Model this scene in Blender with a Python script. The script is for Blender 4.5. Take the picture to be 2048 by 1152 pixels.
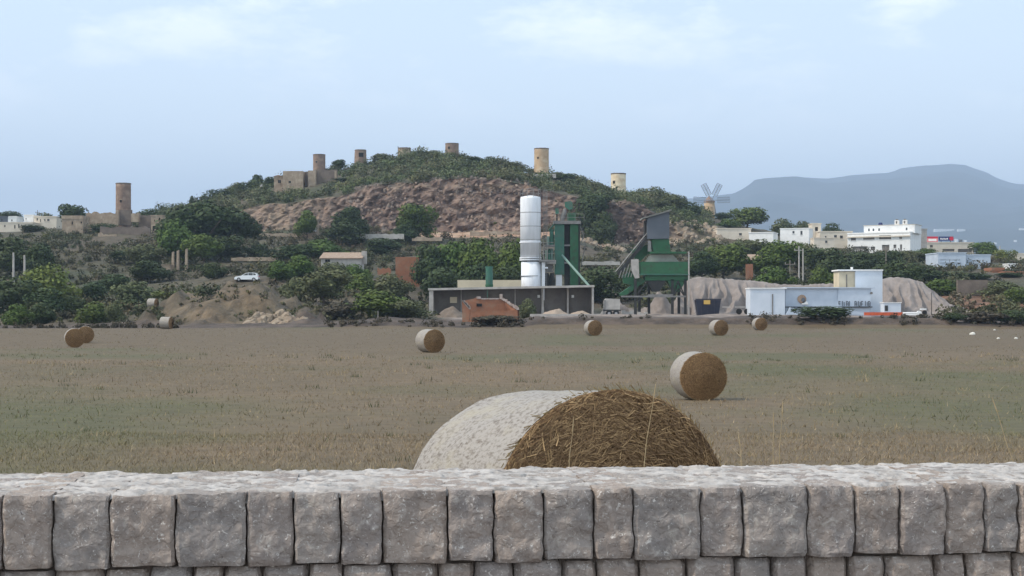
import bpy, bmesh, math, random
import numpy as np
from mathutils import Vector, noise as mnoise
random.seed(7); rng = np.random.default_rng(11)
R = math.radians
scene = bpy.context.scene
COL = scene.collection
for o in list(bpy.data.objects): bpy.data.objects.remove(o)

# ------------------------------------------------------------------ camera, sky, sun, exposure
FPX, HZ, CH = 3000.0, 616.0, 2.5          # focal length in photo pixels, horizon row, eye height
cam_d = bpy.data.cameras.new('camera'); cam = bpy.data.objects.new('camera', cam_d); COL.objects.link(cam)
cam.location = (0, 0, CH); cam.rotation_euler = (R(90), 0, 0)
cam_d.sensor_width = 36; cam_d.lens = FPX / 2048 * 36; cam_d.shift_y = 40 / 2048
cam_d.clip_start = 0.1; cam_d.clip_end = 40000
scene.camera = cam
SUN_EL, SUN_AZ = R(48), R(-103)             # azimuth from +Y, negative = left of the camera
sdir = Vector((math.sin(SUN_AZ) * math.cos(SUN_EL), math.cos(SUN_AZ) * math.cos(SUN_EL), math.sin(SUN_EL)))
sun_d = bpy.data.lights.new('sun', 'SUN'); sun = bpy.data.objects.new('sun', sun_d); COL.objects.link(sun)
sun_d.energy = 3.2; sun_d.angle = R(4); sun_d.color = (1.0, .91, .78)
sun.rotation_euler = sdir.to_track_quat('Z', 'Y').to_euler()
w = bpy.data.worlds.new('World'); scene.world = w; w.use_nodes = True
nt = w.node_tree; nt.nodes.clear()
def N(t, **kw):
    n = nt.nodes.new(t)
    for k, v in kw.items(): setattr(n, k, v)
    return n
out = N('ShaderNodeOutputWorld'); bg = N('ShaderNodeBackground'); bg.inputs['Strength'].default_value = .15
sky = N('ShaderNodeTexSky', sky_type='NISHITA'); sky.sun_disc = False
sky.sun_elevation = SUN_EL; sky.sun_rotation = SUN_AZ; sky.dust_density = 2.5; sky.ozone_density = 2.0; sky.altitude = 50
# thin even veil of high haze over the whole sky, with faint torn clouds
tc = N('ShaderNodeTexCoord'); sep = N('ShaderNodeSeparateXYZ'); nt.links.new(tc.outputs['Generated'], sep.inputs[0])
mp = N('ShaderNodeMapping'); mp.inputs['Scale'].default_value = (1, 1, 2.6); nt.links.new(tc.outputs['Generated'], mp.inputs[0])
n1 = N('ShaderNodeTexNoise'); n1.inputs['Scale'].default_value = 9; n1.inputs['Detail'].default_value = 9; n1.inputs['Roughness'].default_value = .6
nt.links.new(mp.outputs[0], n1.inputs[0])
r1 = N('ShaderNodeValToRGB'); r1.color_ramp.elements[0].position = .49; r1.color_ramp.elements[1].position = .66
nt.links.new(n1.outputs['Fac'], r1.inputs[0])
lift = N('ShaderNodeMapRange'); lift.inputs['From Min'].default_value = .10; lift.inputs['From Max'].default_value = .19
nt.links.new(sep.outputs['Z'], lift.inputs[0])
ml = N('ShaderNodeMath', operation='MULTIPLY'); nt.links.new(r1.outputs['Color'], ml.inputs[0]); nt.links.new(lift.outputs[0], ml.inputs[1])
veil = N('ShaderNodeMix', data_type='RGBA'); veil.inputs['Factor'].default_value = .82
nt.links.new(sky.outputs[0], veil.inputs['A'])
hzn = N('ShaderNodeMapRange', interpolation_type='SMOOTHSTEP'); hzn.inputs['From Min'].default_value = 0; hzn.inputs['From Max'].default_value = .3; nt.links.new(sep.outputs['Z'], hzn.inputs[0])
vcol = N('ShaderNodeMix', data_type='RGBA'); vcol.inputs['A'].default_value = (10.0, 10.9, 11.5, 1); vcol.inputs['B'].default_value = (5.6, 6.9, 8.0, 1)   # the veil is thicker, so whiter, towards the horizon
nt.links.new(hzn.outputs[0], vcol.inputs['Factor']); nt.links.new(vcol.outputs['Result'], veil.inputs['B'])
cl = N('ShaderNodeMix', data_type='RGBA'); cl.inputs['B'].default_value = (11.6, 11.6, 12.3, 1)
ml2 = N('ShaderNodeMath', operation='MULTIPLY'); ml2.inputs[1].default_value = .5; nt.links.new(ml.outputs[0], ml2.inputs[0])
nt.links.new(ml2.outputs[0], cl.inputs['Factor']); nt.links.new(veil.outputs['Result'], cl.inputs['A'])
nt.links.new(cl.outputs['Result'], bg.inputs['Color']); nt.links.new(bg.outputs[0], out.inputs[0])
scene.view_settings.view_transform = 'Standard'; scene.view_settings.look = 'None'
scene.view_settings.exposure = 0.2; scene.view_settings.gamma = 1.0; scene.view_settings.use_curve_mapping = False

# ------------------------------------------------------------------ helpers
def WX(u, Y): return (u - 1024) * Y / FPX
def WZ(v, Y): return CH - (v - HZ) * Y / FPX
def _h(i, j, k):
    n = (i.astype(np.uint32) * np.uint32(374761393) + j.astype(np.uint32) * np.uint32(668265263) + k.astype(np.uint32) * np.uint32(2246822519))
    n = (n ^ (n >> np.uint32(13))) * np.uint32(1274126177); n = n ^ (n >> np.uint32(16))
    return (n & np.uint32(0xffffff)).astype(np.float64) / 0xffffff
def vnoise(x, y, z=0.0):
    x, y, z = np.broadcast_arrays(np.asarray(x, float), np.asarray(y, float), np.asarray(z, float))
    i, j, k = np.floor(x).astype(np.int64), np.floor(y).astype(np.int64), np.floor(z).astype(np.int64)
    fx, fy, fz = x - i, y - j, z - k
    fx, fy, fz = [t * t * (3 - 2 * t) for t in (fx, fy, fz)]
    r = 0
    for a in (0, 1):
        for b in (0, 1):
            for c in (0, 1):
                r = r + _h(i + a, j + b, k + c) * (fx if a else 1 - fx) * (fy if b else 1 - fy) * (fz if c else 1 - fz)
    return r * 2 - 1
def fbm(x, y, z=0.0, o=4):
    s, a = 0, 1.0
    for q in range(o):
        s = s + a * vnoise(np.asarray(x) * 2 ** q + q * 17.3, np.asarray(y) * 2 ** q + q * 5.1, np.asarray(z) * 2 ** q); a *= .5
    return s
def sstep(a, b, x): t = np.clip((x - a) / (b - a), 0, 1); return t * t * (3 - 2 * t)

def tag(o, label=None, cat=None, group=None, kind=None):
    if label: o['label'] = label
    if cat: o['category'] = cat
    if group: o['group'] = group
    if kind: o['kind'] = kind
    return o
def empty(name, loc, label, cat, group=None, rz=0):
    o = bpy.data.objects.new(name, None); COL.objects.link(o); o.location = loc; o.rotation_euler.z = rz
    o.empty_display_size = .5
    return tag(o, label, cat, group)
def link(name, me, parent=None):
    o = bpy.data.objects.new(name, me); COL.objects.link(o)
    if parent is not None: o.parent = parent
    return o
def np_mesh(name, V, Fs, mat, colors=None, smooth=False):
    """V (n,3), Fs (m,k) all faces with k corners; colours per vertex"""
    V = np.asarray(V, np.float32); Fs = np.asarray(Fs, np.int32); m, k = Fs.shape
    me = bpy.data.meshes.new(name); me.vertices.add(len(V)); me.vertices.foreach_set('co', V.ravel())
    me.loops.add(m * k); me.loops.foreach_set('vertex_index', Fs.ravel())
    me.polygons.add(m); me.polygons.foreach_set('loop_start', np.arange(0, m * k, k, dtype=np.int32))
    me.update(calc_edges=True); me.validate()
    if smooth: me.polygons.foreach_set('use_smooth', np.ones(len(me.polygons), bool))
    if colors is not None:
        at = me.color_attributes.new('tint', 'FLOAT_COLOR', 'POINT')
        c = np.ones((len(V), 4), np.float32); c[:, :3] = colors; at.data.foreach_set('color', c.ravel())
    me.materials.append(mat); return me
def grid_mesh(name, xs, ys, zf, mat, colf=None, smooth=True):
    X, Yg = np.meshgrid(xs, ys); Z = zf(X, Yg)
    V = np.stack([X.ravel(), Yg.ravel(), Z.ravel()], 1); nx = len(xs)
    idx = np.arange(len(V)).reshape(X.shape)
    Fs = np.stack([idx[:-1, :-1].ravel(), idx[:-1, 1:].ravel(), idx[1:, 1:].ravel(), idx[1:, :-1].ravel()], 1)
    return np_mesh(name, V, Fs, mat, colf(X, Yg, Z) if colf else None, smooth)

class MB:
    def __init__(s): s.v = []; s.f = []
    def box(s, x0, x1, y0, y1, z0, z1):
        b = len(s.v); s.v += [(x, y, z) for z in (z0, z1) for y in (y0, y1) for x in (x0, x1)]
        s.f += [tuple(b + i for i in q) for q in ((0, 2, 3, 1), (4, 5, 7, 6), (0, 1, 5, 4), (2, 6, 7, 3), (0, 4, 6, 2), (1, 3, 7, 5))]; return s
    def px(s, u0, u1, v0, v1, Y, d):      # box whose front face fills that patch of the view at depth Y
        return s.box(WX(u0, Y), WX(u1, Y), Y, Y + d, WZ(v1, Y), WZ(v0, Y))
    def prism(s, poly, y0, y1):           # poly of (x,z), extruded along y
        b = len(s.v); n = len(poly); s.v += [(x, y0, z) for x, z in poly] + [(x, y1, z) for x, z in poly]
        s.f += [tuple(b + i for i in range(n)), tuple(b + n + i for i in reversed(range(n)))]
        s.f += [(b + i, b + n + i, b + n + (i + 1) % n, b + (i + 1) % n) for i in range(n)]; return s
    def ppx(s, poly, Y, d): return s.prism([(WX(u, Y), WZ(v, Y)) for u, v in poly], Y, Y + d)
    def bar(s, p, q, r, n=6, r2=None):
        p, q = Vector(p), Vector(q); d = (q - p).normalized(); a = d.orthogonal().normalized(); c = d.cross(a); b = len(s.v)
        for P, rr in ((p, r), (q, r if r2 is None else r2)):
            for i in range(n):
                t = 2 * math.pi * i / n + math.pi / n; s.v.append(tuple(P + a * rr * math.cos(t) + c * rr * math.sin(t)))
        s.f += [(b + i, b + (i + 1) % n, b + n + (i + 1) % n, b + n + i) for i in range(n)]
        s.f += [tuple(b + i for i in reversed(range(n))), tuple(b + n + i for i in range(n))]; return s
    def tube(s, pts, rad, n=7):
        b = len(s.v); m = len(pts)
        for i, P in enumerate(pts):
            P = Vector(P); d = (Vector(pts[min(i + 1, m - 1)]) - Vector(pts[max(i - 1, 0)])).normalized()
            a = d.cross(Vector((0.31, .95, .1))).normalized(); c = d.cross(a)
            for k in range(n):
                t = 2 * math.pi * k / n; s.v.append(tuple(P + (a * math.cos(t) + c * math.sin(t)) * rad[i]))
        for i in range(m - 1):
            for k in range(n):
                s.f.append((b + i * n + k, b + i * n + (k + 1) % n, b + (i + 1) * n + (k + 1) % n, b + (i + 1) * n + k))
        s.f += [tuple(b + i for i in reversed(range(n))), tuple(b + (m - 1) * n + i for i in range(n))]; return s
    def lathe(s, prof, cx, cy, n=24, cap=True):
        b = len(s.v); m = len(prof)
        for r, z in prof:
            for k in range(n):
                t = 2 * math.pi * k / n; s.v.append((cx + r * math.cos(t), cy + r * math.sin(t), z))
        for i in range(m - 1):
            for k in range(n): s.f.append((b + i * n + k, b + i * n + (k + 1) % n, b + (i + 1) * n + (k + 1) % n, b + (i + 1) * n + k))
        if cap: s.f += [tuple(b + i for i in reversed(range(n))), tuple(b + (m - 1) * n + i for i in range(n))]
        return s
    def quad(s, a, b_, c, d):
        b = len(s.v); s.v += [a, b_, c, d]; s.f.append((b, b + 1, b + 2, b + 3)); return s
    def build(s, name, mat, parent=None, local=False, smooth=False):
        """vertices are world coordinates unless local; a parent's place is subtracted"""
        me = bpy.data.meshes.new(name); off = Vector((0, 0, 0)) if (local or parent is None) else Vector(parent['_w']) if '_w' in parent else parent.location
        me.from_pydata([(x - off[0], y - off[1], z - off[2]) for x, y, z in s.v], [], s.f); me.update()
        if smooth: me.polygons.foreach_set('use_smooth', [len(p.vertices) == 4 for p in me.polygons])
        me.materials.append(mat); o = link(name, me, parent); return o
def sub(mb, name, mat, root, part, **k):   # a sub-part: same origin as its part
    me_o = mb.build(name, mat, None, True, **k)
    off = root.location
    me_o.data.transform(__import__('mathutils').Matrix.Translation(-off)) if not k.get('local') else None
    me_o.parent = part; return me_o
def copy_tree(o, parent=None):
    c = o.copy(); COL.objects.link(c); c.parent = parent
    for ch in o.children: copy_tree(ch, c)
    return c

# ------------------------------------------------------------------ materials
ALB = .87
def mat(name, c1, c2=None, scale=1.0, rough=.85, bump=0., bscale=None, detail=6, attr=None, island=0., stretch=None, metal=0., pos=(.38, .62), c3=None, s3=.2, spec=.3, transl=0.):
    if attr or max(c1) < .6: c1, c2, c3 = [tuple(x * ALB for x in c) if c else c for c in (c1, c2, c3)]
    m = bpy.data.materials.new(name); m.use_nodes = True; t = m.node_tree; b = t.nodes['Principled BSDF']
    b.inputs['Roughness'].default_value = rough; b.inputs['Metallic'].default_value = metal; b.inputs['Specular IOR Level'].default_value = spec
    L = t.links.new; tcn = t.nodes.new('ShaderNodeTexCoord'); src = tcn.outputs['Object']
    if stretch:
        mp_ = t.nodes.new('ShaderNodeMapping'); mp_.inputs['Scale'].default_value = stretch; L(src, mp_.inputs[0]); src = mp_.outputs[0]
    def nz(sc, d=detail):
        n = t.nodes.new('ShaderNodeTexNoise'); n.inputs['Scale'].default_value = sc; n.inputs['Detail'].default_value = d; n.inputs['Roughness'].default_value = .6
        L(src, n.inputs[0]); return n
    def rmp(s, p=pos):
        r = t.nodes.new('ShaderNodeMapRange'); r.inputs['From Min'].default_value = p[0]; r.inputs['From Max'].default_value = p[1]; L(s, r.inputs[0]); return r.outputs[0]
    def mix(f, A, B, mode='MIX'):
        x = t.nodes.new('ShaderNodeMix'); x.data_type = 'RGBA'; x.blend_type = mode
        for key, val in (('Factor', f), ('A', A), ('B', B)):
            if isinstance(val, (tuple, list)): x.inputs[key].default_value = (*val, 1)
            elif isinstance(val, (int, float)): x.inputs[key].default_value = val
            else: L(val, x.inputs[key])
        return x.outputs['Result']
    col = c1
    if c2: col = mix(rmp(nz(scale).outputs['Fac']), c1, c2)
    if c3: col = mix(rmp(nz(s3, 3).outputs['Fac'], (.5, .72)), col, c3)
    if attr:
        a = t.nodes.new('ShaderNodeAttribute'); a.attribute_name = attr
        col = mix(1.0, a.outputs['Color'], col, 'MULTIPLY')
    if island:
        g = t.nodes.new('ShaderNodeNewGeometry'); hs = t.nodes.new('ShaderNodeMapRange'); hs.inputs['To Min'].default_value = 1 - island; hs.inputs['To Max'].default_value = 1 + island
        L(g.outputs['Random Per Island'], hs.inputs[0]); oi = t.nodes.new('ShaderNodeObjectInfo')
        hv = t.nodes.new('ShaderNodeHueSaturation'); L(hs.outputs[0], hv.inputs['Value'])
        hh = t.nodes.new('ShaderNodeMapRange'); hh.inputs['To Min'].default_value = .485; hh.inputs['To Max'].default_value = .515
        L(oi.outputs['Random'], hh.inputs[0]); L(hh.outputs[0], hv.inputs['Hue'])
        if isinstance(col, (tuple, list)): hv.inputs['Color'].default_value = (*col, 1)
        else: L(col, hv.inputs['Color'])
        col = hv.outputs[0]
    if isinstance(col, (tuple, list)): b.inputs['Base Color'].default_value = (*col, 1)
    else: L(col, b.inputs['Base Color'])
    if bump:
        bp = t.nodes.new('ShaderNodeBump'); bp.inputs['Strength'].default_value = 1; bp.inputs['Distance'].default_value = bump
        L(nz(bscale or scale).outputs['Fac'], bp.inputs['Height']); L(bp.outputs[0], b.inputs['Normal'])
    return m
M = {}
M['field'] = mat('field_stubble', (.86, .86, .86), (1.12, 1.1, 1.08), 1.6, attr='tint', bump=.03, bscale=9, stretch=(.7, 1.2, 1))
M['terrain'] = mat('hillside', (.62, .62, .62), (1.3, 1.27, 1.2), .5, attr='tint', bump=.5, bscale=1.1, detail=9, pos=(.33, .67))
M['mountain'] = mat('mountain', (.022, .034, .026), (.05, .055, .045), .004, detail=8)
M['straw_stub'] = mat('stubble', (1, 1, 1), attr='tint', rough=.9)
def stone_mat(name, ca, cb, cc, seed):
    m = bpy.data.materials.new(name); m.use_nodes = True; t = m.node_tree; b = t.nodes['Principled BSDF']; L = t.links.new
    b.inputs['Roughness'].default_value = .92; b.inputs['Specular IOR Level'].default_value = .2
    tcn = t.nodes.new('ShaderNodeTexCoord'); mp_ = t.nodes.new('ShaderNodeMapping'); mp_.inputs['Location'].default_value = (seed, seed * .7, 0); L(tcn.outputs['Object'], mp_.inputs[0]); src = mp_.outputs[0]
    def nz(sc, d, rgh=.6, dist=0.):
        n = t.nodes.new('ShaderNodeTexNoise'); n.inputs['Scale'].default_value = sc; n.inputs['Detail'].default_value = d; n.inputs['Roughness'].default_value = rgh; n.inputs['Distortion'].default_value = dist; L(src, n.inputs[0]); return n.outputs['Fac']
    def rng_(s_, a, b_, lo=0., hi=1.):
        r = t.nodes.new('ShaderNodeMapRange'); r.inputs['From Min'].default_value = a; r.inputs['From Max'].default_value = b_; r.inputs['To Min'].default_value = lo; r.inputs['To Max'].default_value = hi; L(s_, r.inputs[0]); return r.outputs[0]
    def mix(f, A, B):
        x = t.nodes.new('ShaderNodeMix'); x.data_type = 'RGBA'; L(f, x.inputs['Factor'])
        for key, val in (('A', A), ('B', B)):
            if isinstance(val, tuple): x.inputs[key].default_value = (*val, 1)
            else: L(val, x.inputs[key])
        return x.outputs['Result']
    c = mix(rng_(nz(6, 5), .4, .62), ca, cb)                 # broad patches of tone
    c = mix(rng_(nz(24, 6, .65, .8), .55, .72), c, cc)        # lichen and pale chips
    c = mix(rng_(nz(75, 4, .6, 1.5), .60, .70), c, (.66, .61, .56))
    c = mix(rng_(nz(34, 6, .6, 2.0), .63, .73), c, (.12, .10, .095))   # dark pits
    L(c, b.inputs['Base Color'])
    h1 = nz(38, 8, .6, 1.2); v = t.nodes.new('ShaderNodeTexVoronoi'); v.inputs['Scale'].default_value = 42; L(src, v.inputs[0])
    ad = t.nodes.new('ShaderNodeMath'); ad.operation = 'MULTIPLY_ADD'; L(v.outputs['Distance'], ad.inputs[0]); ad.inputs[1].default_value = .35; L(h1, ad.inputs[2])
    bp = t.nodes.new('ShaderNodeBump'); bp.inputs['Distance'].default_value = .014; L(ad.outputs[0], bp.inputs['Height']); L(bp.outputs[0], b.inputs['Normal'])
    return m
M['stone'] = stone_mat('wall_stone', (.33, .275, .24), (.255, .22, .203), (.46, .405, .36), 1)
M['stone2'] = stone_mat('wall_stone_warm', (.345, .282, .24), (.27, .226, .20), (.46, .40, .355), 5)
M['stone3'] = stone_mat('wall_stone_grey', (.255, .225, .208), (.325, .278, .247), (.44, .395, .35), 9)
M['mortar'] = mat('mortar', (.55, .505, .47), (.38, .345, .32), 16, bump=.012, bscale=30, c3=(.20, .18, .165), s3=20)
M['wallcore'] = mat('wall_core', (.09, .075, .062), (.13, .10, .085), 12, bump=.01, bscale=20)
M['net'] = mat('net_wrap', (.35, .315, .28), (.18, .148, .12), 46, bump=.008, bscale=60, stretch=(1, .6, 1), detail=3, rough=.6, c3=(.38, .335, .26), s3=5, pos=(.47, .66))
M['strawface'] = mat('straw_face', (.15, .086, .040), (.095, .054, .026), 20, bump=.02, bscale=30, rough=.95)
M['straw'] = mat('straw_strand', (1, 1, 1), attr='tint', rough=.75)
M['concrete'] = mat('stained_concrete', (.13, .112, .098), (.20, .18, .16), .6, bump=.01, bscale=5, c3=(.09, .075, .065), s3=.3)
M['palecon'] = mat('pale_concrete', (.52, .48, .44), (.40, .37, .34), 1.2, bump=.01, bscale=6)
M['whitepaint'] = mat('white_paint', (.80, .79, .77), (.72, .71, .69), .8)
M['silo'] = mat('silo_white', (.78, .79, .82), (.70, .71, .73), .7, rough=.85, stretch=(3, 3, .4))
M['panel'] = mat('white_panel', (.62, .66, .72), (.55, .60, .66), .5, rough=.5)
M['cream'] = mat('cream_panel', (.62, .53, .38), (.54, .46, .33), .6)
M['green'] = mat('green_steel', (.026, .115, .048), (.036, .135, .062), .8, rough=.55, c3=(.05, .07, .04), s3=1.5)
M['teal'] = mat('teal_steel', (.056, .18, .125), (.045, .145, .10), .9, rough=.5, c3=(.10, .13, .10), s3=1.2)
M['paleteal'] = mat('pale_teal', (.23, .34, .29), (.18, .27, .23), 1)
M['steel'] = mat('dark_steel', (.03, .032, .03), (.05, .045, .04), 1.5, rough=.6)
M['grey'] = mat('grey_metal', (.26, .25, .24), (.20, .19, .18), 1.5, rough=.5)
M['cabin'] = mat('cabin_sheet', (.125, .14, .165), (.11, .125, .145), .7, rough=.5)
M['roofgrey'] = mat('roof_sheet', (.24, .24, .22), (.19, .19, .17), 1)
M['dust'] = mat('dusty_plate', (.36, .38, .33), (.30, .31, .27), 1)
M['brick'] = mat('hollow_brick', (.37, .165, .092), (.30, .13, .075), 1.6, bump=.02, bscale=6, c3=(.35, .22, .145), s3=.8)
M['plaster'] = mat('broken_plaster', (.55, .48, .44), (.40, .30, .25), 2)
M['gravel'] = mat('grey_gravel', (.30, .255, .23), (.235, .20, .18), .8, bump=.05, bscale=8, detail=8)
M['earth'] = mat('brown_earth', (.15, .115, .088), (.21, .16, .12), .7, bump=.05, bscale=6, detail=8)
M['faded'] = mat('faded_mark', (.15, .165, .19))
M['sail'] = mat('pale_sail', (.30, .35, .43))
M['sand'] = mat('sand', (.40, .31, .24), (.34, .27, .21), .8, bump=.03, bscale=9)
M['mill'] = mat('mill_rubble', (.30, .205, .155), (.225, .155, .12), .9, bump=.06, bscale=3.5, detail=8, c3=(.37, .27, .20), s3=.5)
M['millgold'] = mat('mill_golden', (.58, .41, .26), (.46, .32, .20), .7, bump=.05, bscale=3, c3=(.66, .53, .37), s3=.5)
M['millpale'] = mat('mill_pale', (.74, .63, .45), (.58, .44, .29), .5, bump=.05, bscale=3, c3=(.78, .70, .54), s3=.45)
M['ruin'] = mat('ruin_stone', (.42, .325, .235), (.31, .235, .17), .8, bump=.06, bscale=3, c3=(.52, .42, .31), s3=.6)
M['ruindark'] = mat('ruin_dark', (.23, .18, .145), (.17, .135, .11), .8, bump=.06, bscale=3)
M['tile'] = mat('clay_roof', (.40, .30, .22), (.30, .20, .14), 2)
M['dark'] = mat('dark_opening', (.022, .02, .02))
M['glass'] = mat('window_glass', (.05, .055, .06), rough=.15, spec=.5)
M['shutter'] = mat('grey_shutter', (.16, .145, .13))
M['beige'] = mat('beige_render', (.68, .60, .49), (.62, .54, .44), .6)
M['bluewhite'] = mat('blue_white_sheet', (.52, .58, .66), (.44, .50, .58), .5, rough=.5)
M['pink'] = mat('pink_print', (.62, .22, .22)); M['navy'] = mat('navy_print', (.03, .045, .15)); M['red'] = mat('red_print', (.55, .03, .06))
M['orange'] = mat('orange_barrier', (.60, .12, .05), (.5, .1, .045), 2); M['yellow'] = mat('yellow_sign', (.60, .38, .10))
M['skip'] = mat('skip_blue', (.022, .026, .05), (.035, .035, .05), 1.5, rough=.6)
M['carpaint'] = mat('car_white', (.78, .79, .80), rough=.25, spec=.5); M['tyre'] = mat('tyre', (.02, .02, .02)); M['rim'] = mat('rim', (.4, .4, .42), rough=.4)
M['rock'] = mat('pale_rock', (.33, .26, .185), (.21, .15, .11), .8, bump=.08, bscale=3, c3=(.42, .35, .26), s3=.4)
M['cliffstone'] = mat('cliff_stone', (.15, .105, .085), (.33, .25, .195), .25, bump=.05, bscale=4, pos=(.42, .58))
M['whiterock'] = mat('white_rock', (.7, .67, .6), (.55, .52, .46), 4)
M['bark'] = mat('bark', (.075, .055, .04), (.12, .09, .065), 4, bump=.03, bscale=8)
M['wood'] = mat('weathered_pole', (.30, .26, .22), (.22, .19, .16), 3)
M['straw_pale'] = mat('dry_stem', (.38, .29, .17), (.30, .22, .12), 30)
M['leaf_pine'] = mat('pine_needles', (.060, .098, .016), (.10, .138, .026), .5, island=.28, rough=.8)
M['leaf_dark'] = mat('dark_foliage', (.036, .058, .018), (.058, .078, .024), .5, island=.28, rough=.8)
M['leaf_olive'] = mat('olive_foliage', (.092, .108, .042), (.125, .128, .058), .5, island=.28, rough=.8)
M['leaf_light'] = mat('light_foliage', (.15, .175, .036), (.105, .14, .032), .5, island=.25, rough=.8)
M['leaf_dry'] = mat('dry_scrub', (.085, .068, .044), (.060, .056, .034), .5, island=.28, rough=.9)
M['leaf_dry2'] = mat('mound_weed', (.13, .115, .06), (.10, .095, .045), .3, island=.3, rough=.9, attr='tint')
M['leaf_scrub'] = mat('maquis', (.088, .108, .042), (.128, .14, .064), .06, island=.3, rough=.85, attr='tint', c3=(.16, .145, .09), s3=.09)
M['leaf_scrub2'] = mat('maquis_low', (.060, .074, .030), (.100, .094, .048), .06, island=.3, rough=.85, attr='tint', c3=(.125, .10, .062), s3=.08)
# ------------------------------------------------------------------ the lie of the land
FIELD = [(-60, .9), (4.0, .88), (5.5, .80), (7.5, .72), (20, .25), (30, 0), (45, -.17), (90, -.14), (112, -.35), (135, .1), (160, .15), (176, .1)]
HILLROWS = [  # depth, then (photo column, height) where height is a row of the photo unless tagged
 (176, [(0, 'z.1'), (2048, 'z.1')]),
 (178.6, [(0, 'z.1'), (400, 'z.15'), (640, 'z.4'), (780, 'z.9'), (870, 'z.55'), (900, 'z.4'), (1040, 'z.45'), (1072, 'z1.25'), (1880, 'z1.3'), (1930, 'z.7'), (2048, 'z.6')]),
 (196, [(0, 'z.2'), (400, 'z.3'), (640, 'z.8'), (780, 'z1.1'), (900, 'z.8'), (1040, 'z.8'), (1072, 'z1.3'), (1880, 'z1.3'), (1930, 'z1.0'), (2048, 'z1.0')]),
 (215, [(0, 'z.5'), (300, 'z.5'), (640, 'z1.5'), (860, 'z1.3'), (1880, 'z1.4'), (2048, 'z2.0')]),
 (236, [(0, 620), (300, 612), (640, 606), (820, 612), (900, 'z1.4'), (1500, 'z1.5'), (1860, 'z1.8'), (1930, 604), (2048, 600)]),
 (262, [(0, 596), (300, 588), (450, 558), (540, 558), (620, 574), (800, 578), (900, 598), (1200, 604), (1500, 598), (1900, 586), (2048, 582)]),
 (300, [(0, 560), (300, 553), (480, 540), (640, 542), (800, 550), (900, 560), (1200, 568), (1350, 563), (1500, 563), (1800, 560), (2048, 553)]),
 (345, [(0, 512), (160, 505), (300, 512), (450, 515), (640, 517), (740, 522), (900, 515), (1040, 513), (1200, 520), (1350, 530), (1500, 530), (1800, 530), (2048, 535)]),
 (394, [(0, 472), (125, 470), (240, 464), (330, 474), (500, 472), (600, 466), (860, 474), (1040, 470), (1150, 470), (1200, 492), (1290, 502), (1330, 495), (1430, 488), (1600, 505), (1750, 510), (2048, 530)]),
 (408.5, [(0, 468), (240, 460), (330, 468), (500, 462), (600, 458), (860, 464), (1040, 462), (1150, 462), (1200, 484), (1290, 495), (1330, 488), (1430, 482), (1600, 500), (1750, 508), (2048, 528)]),
 (415.5, [(0, 464), (240, 456), (330, 456), (450, 434), (510, 412), (600, 402), (700, 388), (740, 372), (870, 360), (1000, 358), (1060, 372), (1100, 384), (1160, 395), (1210, 402), (1290, 412), (1340, 448), (1430, 470), (1700, 500), (2048, 525)]),
 (440, [(0, 458), (240, 452), (330, 445), (450, 415), (510, 400), (680, 374), (760, 358), (870, 350), (1000, 348), (1060, 362), (1200, 392), (1290, 404), (1350, 428), (1430, 458), (1500, 476), (1700, 495), (2048, 522)]),
 (490, [(0, 446), (240, 442), (330, 428), (400, 408), (500, 384), (560, 366), (680, 340), (740, 330), (800, 317), (840, 310), (900, 316), (1000, 334), (1060, 347), (1130, 362), (1220, 387), (1300, 402), (1360, 416), (1400, 430), (1500, 455), (1600, 474), (1750, 490), (2048, 518)]),
 (560, [(0, 452), (300, 446), (500, 405), (680, 365), (840, 338), (1000, 358), (1130, 385), (1300, 420), (1400, 440), (1500, 460), (1600, 478), (1750, 492), (2048, 515)]),
 (700, [(-400, 500), (200, 500), (840, 500), (1400, 500), (1750, 512), (2400, 520)]),
]
_fy = [a for a, b in FIELD]; _fz = [b for a, b in FIELD]
_rows = []
for Y, pts in HILLROWS:
    _rows.append((Y, np.array([WX(u, Y) for u, v in pts]), np.array([float(v[1:]) if isinstance(v, str) else WZ(v, Y) for u, v in pts])))
def smooth_z(X, Y):
    X = np.asarray(X, float); Y = np.asarray(Y, float); X, Y = np.broadcast_arrays(X, Y)
    z = np.interp(Y, _fy, _fz)
    for (Ya, xa, za), (Yb, xb, zb) in zip(_rows[:-1], _rows[1:]):
        m = (Y > Ya) & (Y <= Yb)
        if m.any():
            t = (Y[m] - Ya) / (Yb - Ya); z = z.copy(); z[m] = np.interp(X[m], xa, za) * (1 - t) + np.interp(X[m], xb, zb) * t
    m = Y > 700
    if m.any(): z = z.copy(); z[m] = np.interp(X[m], _rows[-1][1], _rows[-1][2]) * (1 - sstep(700, 860, Y[m]))
    # the earth mound at the edge of the field
    xm = X - WX(470, 208); a = np.where(xm < 0, 19.0, 13.5); q = np.sqrt((xm / a) ** 2 + ((Y - 210) / np.where(Y < 210, 17., 26.)) ** 2)
    q = q * (1 + .22 * fbm(X * .17, Y * .12, 3, 3)); z = z + 3.9 * (1 - sstep(.25, 1.0, q)) * (1 - .25 * sstep(-2, 9, xm))
    return z
def tz(X, Y):
    z = smooth_z(X, Y); X, Y = np.broadcast_arrays(np.asarray(X, float), np.asarray(Y, float))
    e = sstep(180, 200, Y)
    mxm = (np.abs(X - WX(480, 208)) < 13) & (Y < 240)
    return z + e * .35 * fbm(X * .13, Y * .13, 0, 4) + np.where(mxm, 1.5 * np.abs(fbm(X * .33, Y * .2, 5, 4)) - .4, 0) * e
def gz(X, Y): return float(tz(np.array([X]), np.array([Y]))[0])

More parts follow.
